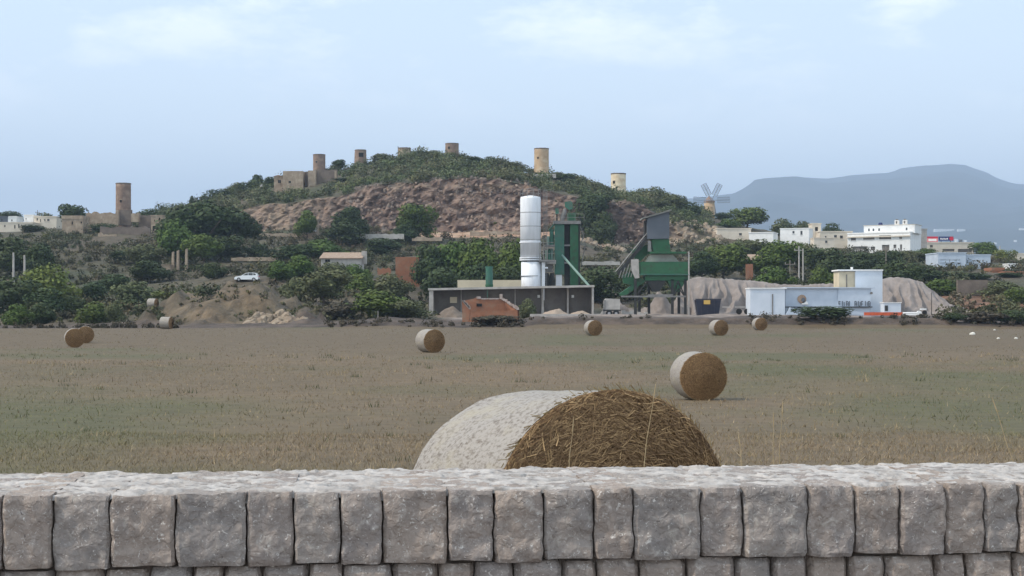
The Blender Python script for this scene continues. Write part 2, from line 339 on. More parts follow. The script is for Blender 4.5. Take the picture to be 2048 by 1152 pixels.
def field_z(X, Y): return tz(X, Y) + .03 * fbm(X * .5, Y * .5, 2, 3)
def green_amt(X, Y):
    n = fbm(X * .075, Y * .06, 6, 5) * 1.3
    band = .32 * np.exp(-((Y - 36) / 11) ** 2) + .2 * np.exp(-((Y - 60) / 16) ** 2) + .55 * sstep(3, 10, X) * np.exp(-((Y - 34) / 14) ** 2) - .55 * sstep(70, 110, Y) - .25 * np.exp(-((Y - 22) / 5) ** 2)
    return sstep(-.25, .7, n * .8 + band - .12)
def field_col(X, Y, Z):
    g = green_amt(X, Y)[..., None]; t_ = (fbm(X * .12, Y * .2, 2, 3) * .5 + .5)[..., None].clip(0, 1); far = sstep(60, 130, Y)[..., None]
    tan = np.array([.158, .113, .068]) * (1 - t_) + np.array([.126, .095, .056]) * t_; tan = tan * (1 - far) + np.array([.126, .093, .056]) * far
    gr = np.array([.096, .089, .042]) * (1 - t_) + np.array([.108, .096, .048]) * t_
    return (tan * (1 - g) + gr * g).reshape(-1, 3)
fx = np.concatenate([np.linspace(-190, -30, 40), np.linspace(-28, 28, 90), np.linspace(30, 190, 40)])
fyv = np.concatenate([np.linspace(4.55, 45, 90), np.linspace(46, 177, 90)])
tag(link('field', grid_mesh('field', fx, fyv, field_z, M['field'], field_col)), 'flat mown field of dry stubble with green patches', kind='structure')
hx = np.concatenate([np.arange(-250, -100, 2.), np.arange(-100, 90, .8), np.arange(90, 250.1, 2.)])
hy = np.concatenate([np.linspace(175.6, 182, 14), np.linspace(183, 240, 60), np.linspace(241, 396, 110), np.linspace(396.5, 408, 18), np.linspace(408.2, 416.4, 46), np.linspace(416.8, 421, 8), np.linspace(422, 500, 64), np.linspace(502, 700, 45), np.linspace(706, 870, 14)])
CLIFFX = None
def cliffness(X, Y):
    g = .6; s = (smooth_z(X, Y + g) - smooth_z(X, Y - g)) / (2 * g)
    return sstep(.42, .9, s) * (Y > 396) * (Y < 440)
def hill_z(X, Y):
    z = tz(X, Y); c = cliffness(X, Y)
    z = z + c * (.9 * np.abs(fbm(X * .16, Y * .30, z * .12, 4)) - .35) + c * .5 * fbm(X * .6, Y * .9, z * .6, 3)
    return np.where(Y < 176.9, z - .05, z)
def hill_col(X, Y, Z):
    c = cliffness(X, Y)[..., None]; n = (fbm(X * .05, Y * .05, 1, 4)[..., None] * .5 + .5).clip(0, 1); n2 = (fbm(X * .75, Z * .75, Y * .3, 3)[..., None] * 1.0 + .45).clip(0, 1); n3 = fbm(X * .18, Z * .22, Y * .1 + 9, 3)[..., None]
    U = 1024 + FPX * X / np.maximum(Y, 1); U = U[..., None]; Yy = Y[..., None]; Zz = Z[..., None]
    dry = np.array([.105, .082, .056]); grn = np.array([.062, .066, .033]); base = dry * (1 - n) + grn * n
    cliff = np.array([.130, .086, .070]) * (1 - n2) + np.array([.275, .195, .155]) * n2
    cliff = cliff * (1 - .7 * sstep(.55, .8, n3)) + np.array([.28, .21, .155]) * .7 * sstep(.55, .8, n3)
    palecl = np.array([.46, .37, .26]) * (1 - n2) + np.array([.30, .22, .16]) * n2
    cliff = cliff * (1 - .42 * sstep(18, 24, X[..., None]) * (1 - sstep(38, 44, X[..., None]))); pf = (sstep(40, 48, X[..., None]) * .6 + (1 - sstep(-66, -40, X[..., None])) * .35); cliff = cliff * (1 - pf) + palecl * pf  # shadow on the right quarry face is painted in as a darker colour
    col = base * (1 - c) + cliff * c
    foot = sstep(386, 392, Yy) * (1 - sstep(404, 410, Yy)) * sstep(-30, -24, X[..., None]) * (1 - sstep(30, 34, X[..., None]))
    col = col * (1 - foot) + (np.array([.40, .235, .16]) * (1 - n2) + np.array([.46, .33, .24]) * n2) * foot
    yard = (1 - sstep(232, 246, Yy)) * sstep(-11, -8, X[..., None]) * (1 - sstep(60, 64, X[..., None]))
    col = col * (1 - yard) + (np.array([.31, .255, .225]) * (1 - .4 * n2)) * yard
    berm = (1 - sstep(196, 206, Yy)) * np.ones_like(X[..., None])
    col = col * (1 - berm) + (np.array([.092, .068, .054]) * (.7 + .6 * n2)) * berm
    redb = sstep(58, 64, X[..., None]) * (1 - sstep(80, 86, X[..., None])) * sstep(212, 218, Yy) * (1 - sstep(250, 262, Yy))
    col = col * (1 - redb) + (np.array([.215, .118, .075]) * (.7 + .6 * n2)) * redb
    xm = X - WX(480, 208); mq = np.sqrt((xm / 12) ** 2 + ((Y - 206) / 19) ** 2)[..., None]; mm = 1 - sstep(.75, 1.05, mq)
    mc = np.array([.100, .080, .056]) * (1 - n2) + np.array([.160, .125, .086]) * n2
    mc = mc * (1 - .6 * sstep(.1, .5, n3)) + np.array([.19, .135, .085]) * .6 * sstep(.1, .5, n3)
    col = col * (1 - mm) + mc * mm
    return col.reshape(-1, 3).clip(.02, .7)
hill_me = grid_mesh('hillside', hx, hy, hill_z, M['terrain'], hill_col)
_co = np.empty(len(hill_me.vertices) * 3, np.float32); hill_me.vertices.foreach_get('co', _co); _co = _co.reshape(-1, 3)
_c = cliffness(_co[:, 0].astype(float), _co[:, 1].astype(float)); _co[:, 1] += (_c * (1.0 * fbm(_co[:, 0] * .4, _co[:, 2] * .4, 4, 4) + .6 * fbm(_co[:, 0] * 1.1, _co[:, 2] * 1.2, 9, 2))).astype(np.float32)
hill_me.vertices.foreach_set('co', _co.ravel()); hill_me.update()
_pl = np.empty(len(hill_me.polygons) * 4, np.int32); hill_me.polygons.foreach_get('vertices', _pl) if False else hill_me.loops.foreach_get('vertex_index', _pl)
hill_me.polygons.foreach_set('use_smooth', _c[_pl.reshape(-1, 4)].mean(1) < .3)
tag(link('hillside', hill_me), 'low brown hill with a quarried cliff, scrub and terraces', kind='structure')
# verge and road on the camera's side of the wall, and the far plain
vb = MB().box(-60, 60, -60, 3.9, .4, .9); tag(vb.build('roadside_verge', M['gravel']), 'gravel verge in front of the stone wall', kind='structure')
pg = MB(); pg.quad((-14800, -250, -3), (14800, -250, -3), (14800, 14800, -3), (-14800, 14800, -3)); tag(pg.build('plain', M['mountain']), 'wide plain around the hill', kind='structure')

# ------------------------------------------------------------------ far mountain
CREST = [(-900, 560), (200, 540), (900, 490), (1200, 440), (1330, 414), (1400, 413), (1465, 411), (1490, 398), (1510, 379), (1540, 375), (1600, 371), (1650, 373), (1700, 364), (1780, 359), (1803, 350), (1850, 345), (1900, 341), (1930, 343), (1952, 351), (1975, 358), (1992, 368), (2030, 380), (2090, 383), (2200, 400), (2500, 470), (3000, 560)]
def mount_z(X, Y):
    def row(Yr, f): return np.array([WX(u, Yr) for u, v in CREST]), np.array([f(WZ(v, Yr)) for u, v in CREST])
    xc, zc = row(12000, lambda z: z); crest = np.interp(X * 12000 / Y.clip(7000, 12000), xc, zc)
    t = sstep(4400, 12000, Y); foot = 220 * sstep(2600, 7200, Y) + 70 * sstep(1400, 3000, Y)
    z = -4 + foot * (1 - t) + crest * t
    z = z + 150 * t * (1 - t) ** 1.6 * 4 * (np.abs(fbm(X * .0007, Y * .0007, 3, 5)) - .55) + 4 * sstep(.8, 1, t) * fbm(X * .004, 0, 3, 3)
    return np.where(Y > 12000, (crest + 4 * fbm(X * .004, 0, 3, 3)) * (1 - sstep(12000, 14600, Y)) - 4 * sstep(12000, 14600, Y), z)
mme = grid_mesh('mountain', np.linspace(-4400, 9200, 330), np.concatenate([np.linspace(1100, 11700, 130), np.linspace(11750, 12200, 12), np.linspace(12400, 14700, 14)]), mount_z, M['mountain'])
tag(link('mountain', mme), 'long flat topped mountain ridge fading blue in the haze', kind='structure')
YM_ = 11985; mast = MB().box(WX(1891.5, YM_), WX(1894, YM_), YM_, YM_ + 8, WZ(346, YM_), WZ(331, YM_)).box(WX(1888.5, YM_), WX(1896.5, YM_), YM_ + 1, YM_ + 12, WZ(348, YM_), WZ(340, YM_))
tag(mast.build('radio_mast', M['grey']), 'tiny radio mast on the summit of the blue mountain', 'mast')
def mount_hit(u, v):
    Ys = np.arange(1150., 11900., 20.); z = mount_z((u - 1024) * Ys / FPX, Ys); i = np.argmax(z >= CH - (v - HZ) * Ys / FPX); return float(Ys[i]), float(z[i])
for u0, u1, v, lab in ((1869, 1909, 463, 'long white shed on the plain at the mountain foot'), (1916, 1931, 463, 'short white shed right of the long one at the mountain foot'), (2040, 2052, 461, 'white house at the right edge on the mountain foot'),
                       (2030, 2034, 484, 'speck of a white farmhouse on the far plain at right'), (1990, 1994, 489, 'speck of a white farmhouse left of another on the far plain')):
    Yh, zh = mount_hit((u0 + u1) / 2, v); hgt = 4.0 * Yh / FPX
    rt = empty('far_shed', (WX((u0 + u1) / 2, Yh), Yh, zh), lab, 'shed')
    hw = (u1 - u0) / 2 * Yh / FPX
    MB().box(-hw, hw, 0, 14, -8, hgt * .75).build('wall', M['whitepaint'], rt, True)
    MB().prism([(-hw, hgt * .75 + .01), (hw, hgt * .75 + .01), (hw * .96, hgt), (-hw * .96, hgt)], 0, 14).build('roof', M['whitepaint'], rt, True)

# ------------------------------------------------------------------ dry stone wall in front
WYAW = math.atan2(.30, 2.885); wc = Vector((0.04, 4.225, 0))     # front edge line of the wall
ZTOP = 1.985; wall = empty('stone_wall', (wc.x, wc.y, .9), 'low wall of rough grey stone blocks along the bottom of the picture', 'wall', rz=WYAW)
def stone_me(xl, xr, z0, z1, y0, y1, sid, amp, cuts=(17, 8, 11), topamp=.0, kx=6, rnd=.014):
    nx, ny, nz_ = cuts; seed = sid * 3.71
    bm = bmesh.new(); bmesh.ops.create_cube(bm, size=1)
    bmesh.ops.subdivide_edges(bm, edges=bm.edges[:], cuts=nx, use_grid_fill=True)
    hw_, hh, hd = .5, .5, .5; W, H, D = xr(0) - xl(0), z1 - z0, y1 - y0
    for v in bm.verts:
        a, b, c = v.co.x + .5, v.co.y + .5, v.co.z + .5
        z = z0 + c * H; x = xl(z) * (1 - a) + xr(z) * a; y = y0 + b * D
        # rounded corners on the front, the front face bulges
        ea = min(a, 1 - a) * W; ec = min(c, 1 - c) * H; eb = b * D
        rr = max(0, 1 - ea / .014) ** 2 + max(0, 1 - ec / .014) ** 2
        if b < .12: y += rnd * rr
        if b < .9:
            if eb < .02: x += (1 if a < .5 else -1) * .004 * max(0, 1 - ea / .01) * max(0, 1 - ec / .03)
        p = Vector((x * 9 + seed, y * 9, z * 9))
        n = mnoise.fractal(p, .8, 2.1, 5); rd = abs(mnoise.noise(p * .8 + Vector((7, 1, 3)))); vr = mnoise.voronoi(p * .9)[0][0]
        if b < .02: y += amp * (n * .6 - rd * 1.2 + vr * 1.1) + .006 * mnoise.noise(p * 3.1) - .007 * abs(mnoise.noise(p * 2.2 + Vector((3, 9, 1))))
        if b < .02 and (a < .02 or a > .98): y += .004
        if c > .98: z += topamp * (mnoise.fractal(Vector((x * 14 + seed, y * 34, 3)), .8, 2, 4) * 1.1)
        elif c < .02: z += .004 * mnoise.noise(Vector((x * 14, seed, 1)))
        v.co = (x, y, z)
    me = bpy.data.meshes.new('stone'); bm.to_mesh(me); bm.free()
    me.polygons.foreach_set('use_smooth', [True] * len(me.polygons)); me.set_sharp_from_angle(angle=R(30)); return me
def wob(x, k): return lambda z: x + .0048 * mnoise.noise(Vector((z * 16, k * 5.3, .5))) + .003 * mnoise.noise(Vector((z * 45, k * 2.3, .9)))
mats3 = [M['stone'], M['stone2'], M['stone3']]
# joints of the capping course, read from the photograph (columns at the course's mid height)
cj = [-112, 4, 103, 219, 350, 493, 588, 681, 764, 897, 988, 1090, 1190, 1268, 1404, 1488, 1616, 1712, 1802, 1893, 1972, 2040, 2150, 2260]
def x_on_wall(u):   # local x along the wall's face where the view column u meets it
    k = (u - 1024) / FPX; c, s = math.cos(WYAW), math.sin(WYAW)   # point = wc + t*(c,s); x/y = k
    return (k * wc.y - wc.x) / (c - k * s)
zb = -.9
CAPH = .198
sid = 0
for i in range(len(cj) - 1):
    a, b = x_on_wall(cj[i]), x_on_wall(cj[i + 1]); g = .0024
    la, lb = wob(a + g, i), wob(b - g, i + 1)
    z0 = ZTOP - CAPH + .004 * math.sin(i * 2.3); z1 = ZTOP + .003 * math.sin(i * 1.7)
    me = stone_me(la, lb, z0 + zb, z1 + zb, .004 * math.sin(i * 4.1), .58, i + 1, .012, topamp=.006, rnd=.005)
    me.materials.append(mats3[(i * 7 + i // 3) % 3]); link('stone', me, wall)
for row in range(3):
    zt = ZTOP - CAPH - .003 - row * .172; x = -2.2 + .05 * row; k = 0; rr = random.Random(40 + row)
    while x < 2.2:
        wd = rr.uniform(.088, .155)
        me = stone_me(wob(x + .0022, 100 + row * 60 + k), wob(x + wd - .0022, 101 + row * 60 + k), zt - .166 + zb, zt + zb - rr.uniform(0, .007), .008 + rr.uniform(-.005, .007), .3, 200 + row * 60 + k, .011, (7, 4, 7), rnd=.02)
        me.materials.append(mats3[1] if rr.random() < .6 else rr.choice(mats3)); link('stone', me, wall); x += wd; k += 1
MB().box(-3.2, 3.2, .05, .54, -.1, ZTOP - .02 + zb).build('mortar_core', M['wallcore'], wall, True)
def cap_z(x, y): return ZTOP + zb + .003 + .004 * fbm(x * 12, y * 18, 3, 4) - .014 * sstep(.15, .55, fbm(x * 15, y * 26, 8, 3)) - .016 * sstep(.02, 0, y - .026) + .003 * fbm(x * 50, y * 60, 1, 2)
link('mortar_cap', grid_mesh('mortar_cap', np.linspace(-2.4, 2.4, 760), np.linspace(.026, .575, 64), cap_z, M['mortar']), wall)

# ------------------------------------------------------------------ hay bales
BD, BL = 1.4, 1.12
def bale_proto():
    root = empty('hay_bale', (0, 0, 0), '', 'hay bale'); n = 72; rad = BD / 2
    ys = np.linspace(-BL / 2, BL / 2, 19); th = np.linspace(0, 2 * np.pi, n, endpoint=False)
    def rr(t, y): return rad * (1 - .016 * np.abs(2 * y / BL) ** 6) + .012 * fbm(np.cos(t) * 2.2, np.sin(t) * 2.2, y * 4, 4) + .004 * fbm(np.cos(t) * 18, np.sin(t) * 18, y * 22, 2)
    T, Yg = np.meshgrid(th, ys); Rr = rr(T, Yg); Zz = rad + Rr * np.sin(T); Zz = np.where(Zz < .0, 0, Zz)
    V = np.stack([(Rr * np.cos(T)).ravel(), Yg.ravel(), Zz.ravel()], 1); idx = np.arange(len(V)).reshape(T.shape); nxt = np.roll(idx, -1, 1)
    link('net_wrap', np_mesh('net_wrap', V, np.stack([idx[:-1].ravel(), nxt[:-1].ravel(), nxt[1:].ravel(), idx[1:].ravel()], 1), M['net'], smooth=True), root)
    for s in (-1, 1):
        rs = np.linspace(.0, 1, 22)[1:]; T, Q = np.meshgrid(th, rs); Rb = rr(T, s * BL / 2) * Q * .995
        dom = s * (BL / 2 - .004 + .045 * (1 - Q ** 3)) + s * .022 * fbm(Rb * np.cos(T) * 9, Rb * np.sin(T) * 9, s, 4) * (Q < .99)
        V = np.stack([(Rb * np.cos(T)).ravel(), dom.ravel(), (rad + Rb * np.sin(T)).ravel()], 1); V = np.vstack([V, [[0, s * (BL / 2 + .045), rad]]])
        idx = np.arange(len(V) - 1).reshape(T.shape); nxt = np.roll(idx, -1, 1)
        q = np.stack([idx[:-1].ravel(), nxt[:-1].ravel(), nxt[1:].ravel(), idx[1:].ravel()], 1)
        t3 = np.stack([np.full(n, len(V) - 1), np.roll(idx[0], -1), idx[0], idx[0]], 1)[:, :3]
        q = np.vstack([q[:, [0, 1, 2]], q[:, [0, 2, 3]], t3]); q = q if s < 0 else q[:, ::-1]
        face = link('straw_face', np_mesh('straw_face', V, q, M['strawface'], smooth=True), root)
        # loose strands lying round and round on the cut end
        K = 15000 if s < 0 else 1200
        r0 = np.sqrt(rng.random(K)) * rad * .985; ph = rng.random(K) * 2 * np.pi; L = rng.uniform(.05, .22, K); wd = rng.uniform(.0010, .0024, K)
        ang = ph + np.pi / 2 + rng.normal(0, .55, K); cur = rng.normal(0, 2.0, K); lift = rng.uniform(0, .014, K)
        pts = []
        for q_ in (-.5, -.17, .17, .5):
            a2 = ang + cur * q_ * L; pts.append(np.stack([r0 * np.cos(ph) + L * q_ * np.cos(a2), r0 * np.sin(ph) + L * q_ * np.sin(a2)], 1))
        wdir = np.stack([-np.sin(ang), np.cos(ang)], 1); Vs = []; til = rng.normal(0, .018, K)
        for j, P in enumerate(pts):
            rl = np.hypot(P[:, 0], P[:, 1]); f = np.minimum(1, rad * .985 / np.maximum(rl, 1e-6)); P = P * f[:, None]; qd = np.minimum(rl / rad, 1)
            hgt = BL / 2 + .045 * (1 - qd ** 3) + .004 + lift + til * (j - 1.5) * .33
            for sg in (-1, 1):
                Vs.append(np.stack([P[:, 0] + wdir[:, 0] * wd * sg, s * (hgt + sg * wd * .6), rad + P[:, 1] + wdir[:, 1] * wd * sg], 1))
        Vv = np.stack(Vs, 1).reshape(-1, 3); b0 = np.arange(K)[:, None] * 8
        Fs = np.concatenate([b0 + np.array([[0, 1, 3, 2]]) + 2 * j for j in range(3)], 0)
        tone = rng.beta(.9, 2.3, K)[:, None]; cc = np.array([.15, .08, .038]) * (1 - tone) + np.array([.72, .45, .215]) * tone
        tag(link('straw', np_mesh('straw', Vv, Fs, M['straw'], np.repeat(cc, 8, 0)), face), kind='stuff')
    # straw poking out round the rim
    K = 420; ph = rng.random(K) * 2 * np.pi; y0 = -BL / 2 + rng.uniform(-.012, .01, K); r0 = rad * rng.uniform(.97, 1.0, K)
    a = ph + np.pi / 2 + rng.normal(0, .5, K); L = rng.uniform(.015, .055, K); wd = .0018
    A = np.stack([r0 * np.cos(ph), y0, rad + r0 * np.sin(ph)], 1); B = A + np.stack([np.cos(a) * L + np.cos(ph) * .015, rng.normal(-.01, .012, K), np.sin(a) * L + np.sin(ph) * .015], 1)
    o_ = np.stack([np.cos(ph), np.zeros(K), np.sin(ph)], 1) * wd * 1.5
    Vv = np.stack([A - o_, A + o_, B + o_, B - o_], 1).reshape(-1, 3); tone = rng.random(K)[:, None]
    cc = np.array([.2, .12, .05]) * (1 - tone) + np.array([.45, .31, .14]) * tone
    tag(link('rim_straw', np_mesh('rim_straw', Vv, np.arange(K * 4).reshape(-1, 4), M['straw'], np.repeat(cc, 4, 0)), root), kind='stuff')
    return root
bale = bale_proto()
# u of the whole bale's middle, depth, yaw, scale
BALES = [
 (1142, 8.05, 32, 1.0, 'big straw bale in white net wrap right behind the stone wall'),
 (1396, 43.5, 9, 1.0, 'straw bale standing alone in the field right of the nearest bale'),
 (860, 89, 30, 1.0, 'straw bale in the middle of the field left of the brick ruin'),
 (1186, 133, 16, .98, 'straw bale at the field edge below the concrete bays'),
 (1437, 133, 17, 1.0, 'straw bale at the field edge below the dark blue skip'),
 (1519, 158, 10, .97, 'straw bale against the bank below the white site hut'),
 (149, 107, 20, .98, 'front one of two overlapping straw bales at the left'),
 (171, 118, 16, .95, 'rear one of two overlapping straw bales at the left'),
 (333, 172, 78, 1.0, 'right one of two far bales showing their white wrap'),
 (305.5, 203, 76, .98, 'left one of two far bales showing their white wrap'),
]
for i, (u, Y, yaw, sc, lab) in enumerate(BALES):
    o = bale if i == 0 else copy_tree(bale)
    X = WX(u, Y); o.location = (X, Y, gz(X, Y) - .02); o.rotation_euler = (0, 0, R(yaw)); o.scale = (sc,) * 3
    o['label'] = lab; o['group'] = 'straw bales in the field'
bale.rotation_euler.x = R(-4); bale.scale = (1.08, .82, .985)
# ------------------------------------------------------------------ gravel works at the field edge
def root_px(name, u, Y, label, cat, group=None, z=None):
    X = WX(u, Y); return empty(name, (X, Y, gz(X, Y) if z is None else z), label, cat, group)

# long concrete storage bays
YB = 222
t = root_px('concrete_bays', 1022, YB, 'long dark concrete storage bays with pale top edge below the white silo', 'storage bays')
def topv(u): return 576.5 - (u - 858) / 329 * 6.5
edges = [866, 922, 975, 1030, 1083, 1088, 1134, 1184]
for a, b in zip(edges[:-1], edges[1:]):
    if b - a > 10: MB().ppx([(a + .6, 640), (b - .6, 640), (b - .6, topv(b) + 4.2), (a + .6, topv(a) + 4.2)], YB + 3.2, .35).build('wall_panel', M['concrete'], t)
for u0, u1, vb_, dp in ((858, 866.5, 612, 3.4), (1083.2, 1087.6, 614, 1.2), (1134, 1137.6, 614, 1.2), (1184, 1187.6, 612, 3.4), (921.5, 923, 606, 3.4), (1029.4, 1031, 606, 3.4)):
    MB().ppx([(u0, 645), (u1, 645), (u1, topv(u1) + 4.3), (u0, topv(u0) + 4.3)], YB + (2.2 if dp < 2 else 0 if u1 - u0 > 3 else 3.0), dp if u1 - u0 > 3 else .3).build('pillar', M['palecon'], t)
MB().ppx([(856, topv(856) + 4.2), (1189, topv(1189) + 4.2), (1189, topv(1189)), (856, topv(856))], YB - .25, 4.2).build('top_slab', M['palecon'], t)
for u in (905,): MB().px(900, 914, 594, 606, YB + 2.9, .25).build('notice_board', M['cream'], t)
for u in (1075, 1143): MB().px(u, u + 5, 590, 595.5, YB + 2.95, .2).build('lamp_box', M['whitepaint'], t)

def heap(name, label, u, Y, wpx, hpx, dm, mt, peak=.5, seed=0, flat=.0, cat='sand heap'):
    X = WX(u, Y); s = Y / FPX; W2 = wpx * s / 2; H = hpx * s
    def zf(x, y):
        q = np.sqrt((x / W2) ** 2 + (y / dm) ** 2); return H * (1 - np.minimum(q, 1)) ** .95 - .15 + .22 * H * fbm(x * .7 + seed, y * .7, seed, 4) * (q < .97)
    o = link(name, grid_mesh(name, np.linspace(-W2, W2, 40), np.linspace(-dm, dm, 24), zf, mt)); o.location = (X, Y + dm, gz(X, Y + dm)); return tag(o, label, cat)
heap('sand_heap', 'small sand heap under the bay second from the right end', 1113, 218, 74, 15, 2.2, M['sand'], seed=1)
heap('sand_heap', 'small sand heap under the rightmost concrete bay', 1166, 218, 66, 14, 2.2, M['sand'], seed=2)
heap('sand_heap', 'low earth heap left of the brick ruin by the bays', 905, 207, 80, 26, 3, M['earth'], seed=3)
MB().px(1060, 1200, 628, 634.5, 212, .4).build('kerb', M['palecon'])
k_ = bpy.data.objects['kerb']; tag(k_, 'low pale kerb below the concrete bays', 'kerb')
MB().px(1196, 1392, 631.5, 636, 209, .4).build('kerb', M['palecon']); tag(COL.objects[-1], 'long low pale kerb under the green hopper frame', 'kerb')

# roofless brick hut
YH = 190
t = root_px('brick_ruin', 980, YH, 'roofless orange brick hut with broken walls in front of the concrete bays', 'ruined hut')
MB().ppx([(925, 660), (937, 660), (940, 622), (938, 614), (928, 601), (924, 604)], YH, 2.6).build('side_wall', M['brick'], t)
MB().ppx([(937.3, 660), (1037, 660), (1035, 620), (1010, 622), (985, 621), (962, 624), (941, 622.5)], YH, .3).build('front_wall', M['brick'], t)
MB().ppx([(926, 640), (1020, 640), (1008, 601), (1003, 596), (996, 598), (962, 598), (955, 594), (948, 597), (930, 601)], YH + 3.2, .3).build('back_wall', M['brick'], t)
zt = lambda v, Y: WZ(v, Y)
m_ = MB(); m_.quad((WX(1036.5, YH), YH + .1, 0.9), (WX(1022, YH + 3.4), YH + 3.4, 0.9), (WX(1004, YH + 3.4), YH + 3.4, zt(596, YH + 3.4)), (WX(1035, YH), YH + .1, zt(617, YH)))
m_.quad((WX(1038.5, YH), YH + .1, 0.9), (WX(1035, YH) + .2, YH + .1, zt(617, YH)), (WX(1004, YH + 3.4) + .25, YH + 3.4, zt(596, YH + 3.4)), (WX(1022, YH + 3.4) + .25, YH + 3.4, 0.9)); m_.build('sloping_wall', M['brick'], t)
mm_ = MB(); rr = random.Random(5)
for k in range(13):
    f = k / 12; u = 1036 - 31 * f; v = 617.5 - 21 * f; Y = YH + .1 + 3.3 * f; mm_.px(u - 2.5 - rr.random() * 2, u + 2.2, v - rr.random() * 3.0 - .6, v + 2.2, Y - .15, .6)
mm_.build('broken_coping', M['plaster'], t)
mm_ = MB()
for k in range(9): u = 926 + k * 1.6; mm_.px(u - 1.2, u + 2, 600.5 + k * 1.7 - rr.random() * 2, 604 + k * 1.8, YH - .12, .5)
mm_.build('broken_plaster', M['plaster'], t)
for q_ in ((962, 998, 596.4, 598.8), (999, 1005, 588, 598), (953, 961.5, 593, 597.5)): MB().px(*q_, YH + 3.1, .5).build('plaster_piece', M['plaster'], t)
MB().px(953, 964, 607, 613, YH + 3.14, .1).build('wall_hole', M['dark'], t)

# cream wall behind the bays, green stub chimney
MB().px(915, 1042, 560, 582, 236, .5).build('cream_wall', M['cream']); tag(COL.objects[-1], 'long cream wall showing above the left end of the concrete bays', 'wall')
t = root_px('green_pipe', 978.5, 231, 'short upright green pipe standing behind the concrete bays', 'pipe')
X = WX(978.5, 231); MB().lathe([(.56, 1.0), (.56, WZ(536, 231)), (.60, WZ(536, 231)), (.60, WZ(533, 231)), (.5, WZ(533, 231))], X, 231, 20).build('shaft', M['teal'], t, smooth=False)
MB().lathe([(.62, WZ(573, 231)), (.62, WZ(569, 231))], X, 231, 20).build('collar', M['green'], t)

# white filler silo
YS = 238; s_ = YS / FPX
t = root_px('white_silo', 1062, YS, 'tall white cylindrical silo with railing rising behind the concrete bays', 'silo')
Xs = WX(1061, YS); rs = 20.5 * s_
prof = lambda v0, v1: [(rs, WZ(v1, YS)), (rs, WZ(v0, YS))]
MB().lathe([(rs * .97, WZ(612, YS)), (rs * .97, WZ(524, YS))], Xs + .1, YS, 40).build('lower_shell', M['silo'], t, smooth=True)
MB().lathe([(rs, WZ(514, YS)), (rs, WZ(398, YS)), (rs * .94, WZ(394, YS)), (rs * .3, WZ(391.5, YS))], Xs, YS, 40).build('shell', M['silo'], t, smooth=True)
MB().lathe([(rs * .86, WZ(525, YS)), (rs * .86, WZ(513, YS))], Xs + .05, YS, 32).build('dark_gap', M['steel'], t)
for v in (425.5, 453, 479.5, 552): MB().lathe([(rs + .025, WZ(v + .5, YS)), (rs + .025, WZ(v - .5, YS))], Xs, YS, 40, cap=True).build('seam', M['grey'], t)
for v in (485, 520, 516): MB().lathe([(rs + .12, WZ(v + 1.2, YS)), (rs + .12, WZ(v - 1.2, YS))], Xs, YS, 32).build('flange', M['silo'], t)
rl = MB()
for k in range(10):
    a = 2 * math.pi * k / 10; p = (Xs + rs * .95 * math.cos(a), YS + rs * .95 * math.sin(a)); a2 = 2 * math.pi * (k + 1) / 10; p2 = (Xs + rs * .95 * math.cos(a2), YS + rs * .95 * math.sin(a2))
    rl.bar((*p, WZ(395, YS)), (*p, WZ(379, YS)), .03, 4)
    for v in (379, 387): rl.bar((*p, WZ(v, YS)), (*p2, WZ(v, YS)), .03, 4)
rl.build('railing', M['grey'], t)
ld = MB(); lx = Xs + rs + .5; ly = YS - .3
for dx in (0, .42): ld.bar((lx + dx, ly, WZ(600, YS)), (lx + dx, ly, WZ(380, YS)), .035, 4)
for k in range(44): z = WZ(600, YS) + k * .39; ld.bar((lx, ly, z), (lx + .42, ly, z), .02, 4)
ld.build('ladder', M['grey'], t)
cg = MB()
for k in range(12):
    z = WZ(500, YS) + k * .85
    for j in range(6):
        a, b = math.pi * (j / 6 - 1), math.pi * ((j + 1) / 6 - 1); cg.bar((lx + .21 + .38 * math.cos(a), ly + .38 * math.sin(a), z), (lx + .21 + .38 * math.cos(b), ly + .38 * math.sin(b), z), .02, 4)
for j in (1, 3, 5): a = math.pi * (j / 6 - 1); cg.bar((lx + .21 + .38 * math.cos(a), ly + .38 * math.sin(a), WZ(500, YS)), (lx + .21 + .38 * math.cos(a), ly + .38 * math.sin(a), WZ(500, YS) + 9.4), .02, 4)
cg.build('ladder_cage', M['grey'], t)
MB().px(1078, 1110, 519.5, 523, YS - 1.6, 2.2).build('platform', M['grey'], t)
pr = MB()
for u in (1079, 1087, 1095): pr.bar((WX(u, YS - 1.6), YS - 1.6, WZ(520, YS)), (WX(u, YS - 1.6), YS - 1.6, WZ(486, YS)), .04, 4)
for v in (486, 497, 508): pr.bar((WX(1079, YS - 1.6), YS - 1.6, WZ(v, YS)), (WX(1108, YS - 1.6), YS - 1.6, WZ(v, YS)), .035, 4)
pr.build('platform_railing', M['grey'], t)
MB().px(1083.5, 1090, 524, 600, YS - 1, .5).px(1083.5, 1096, 534, 537, YS - 1.1, .5).build('support_post', M['silo'], t)

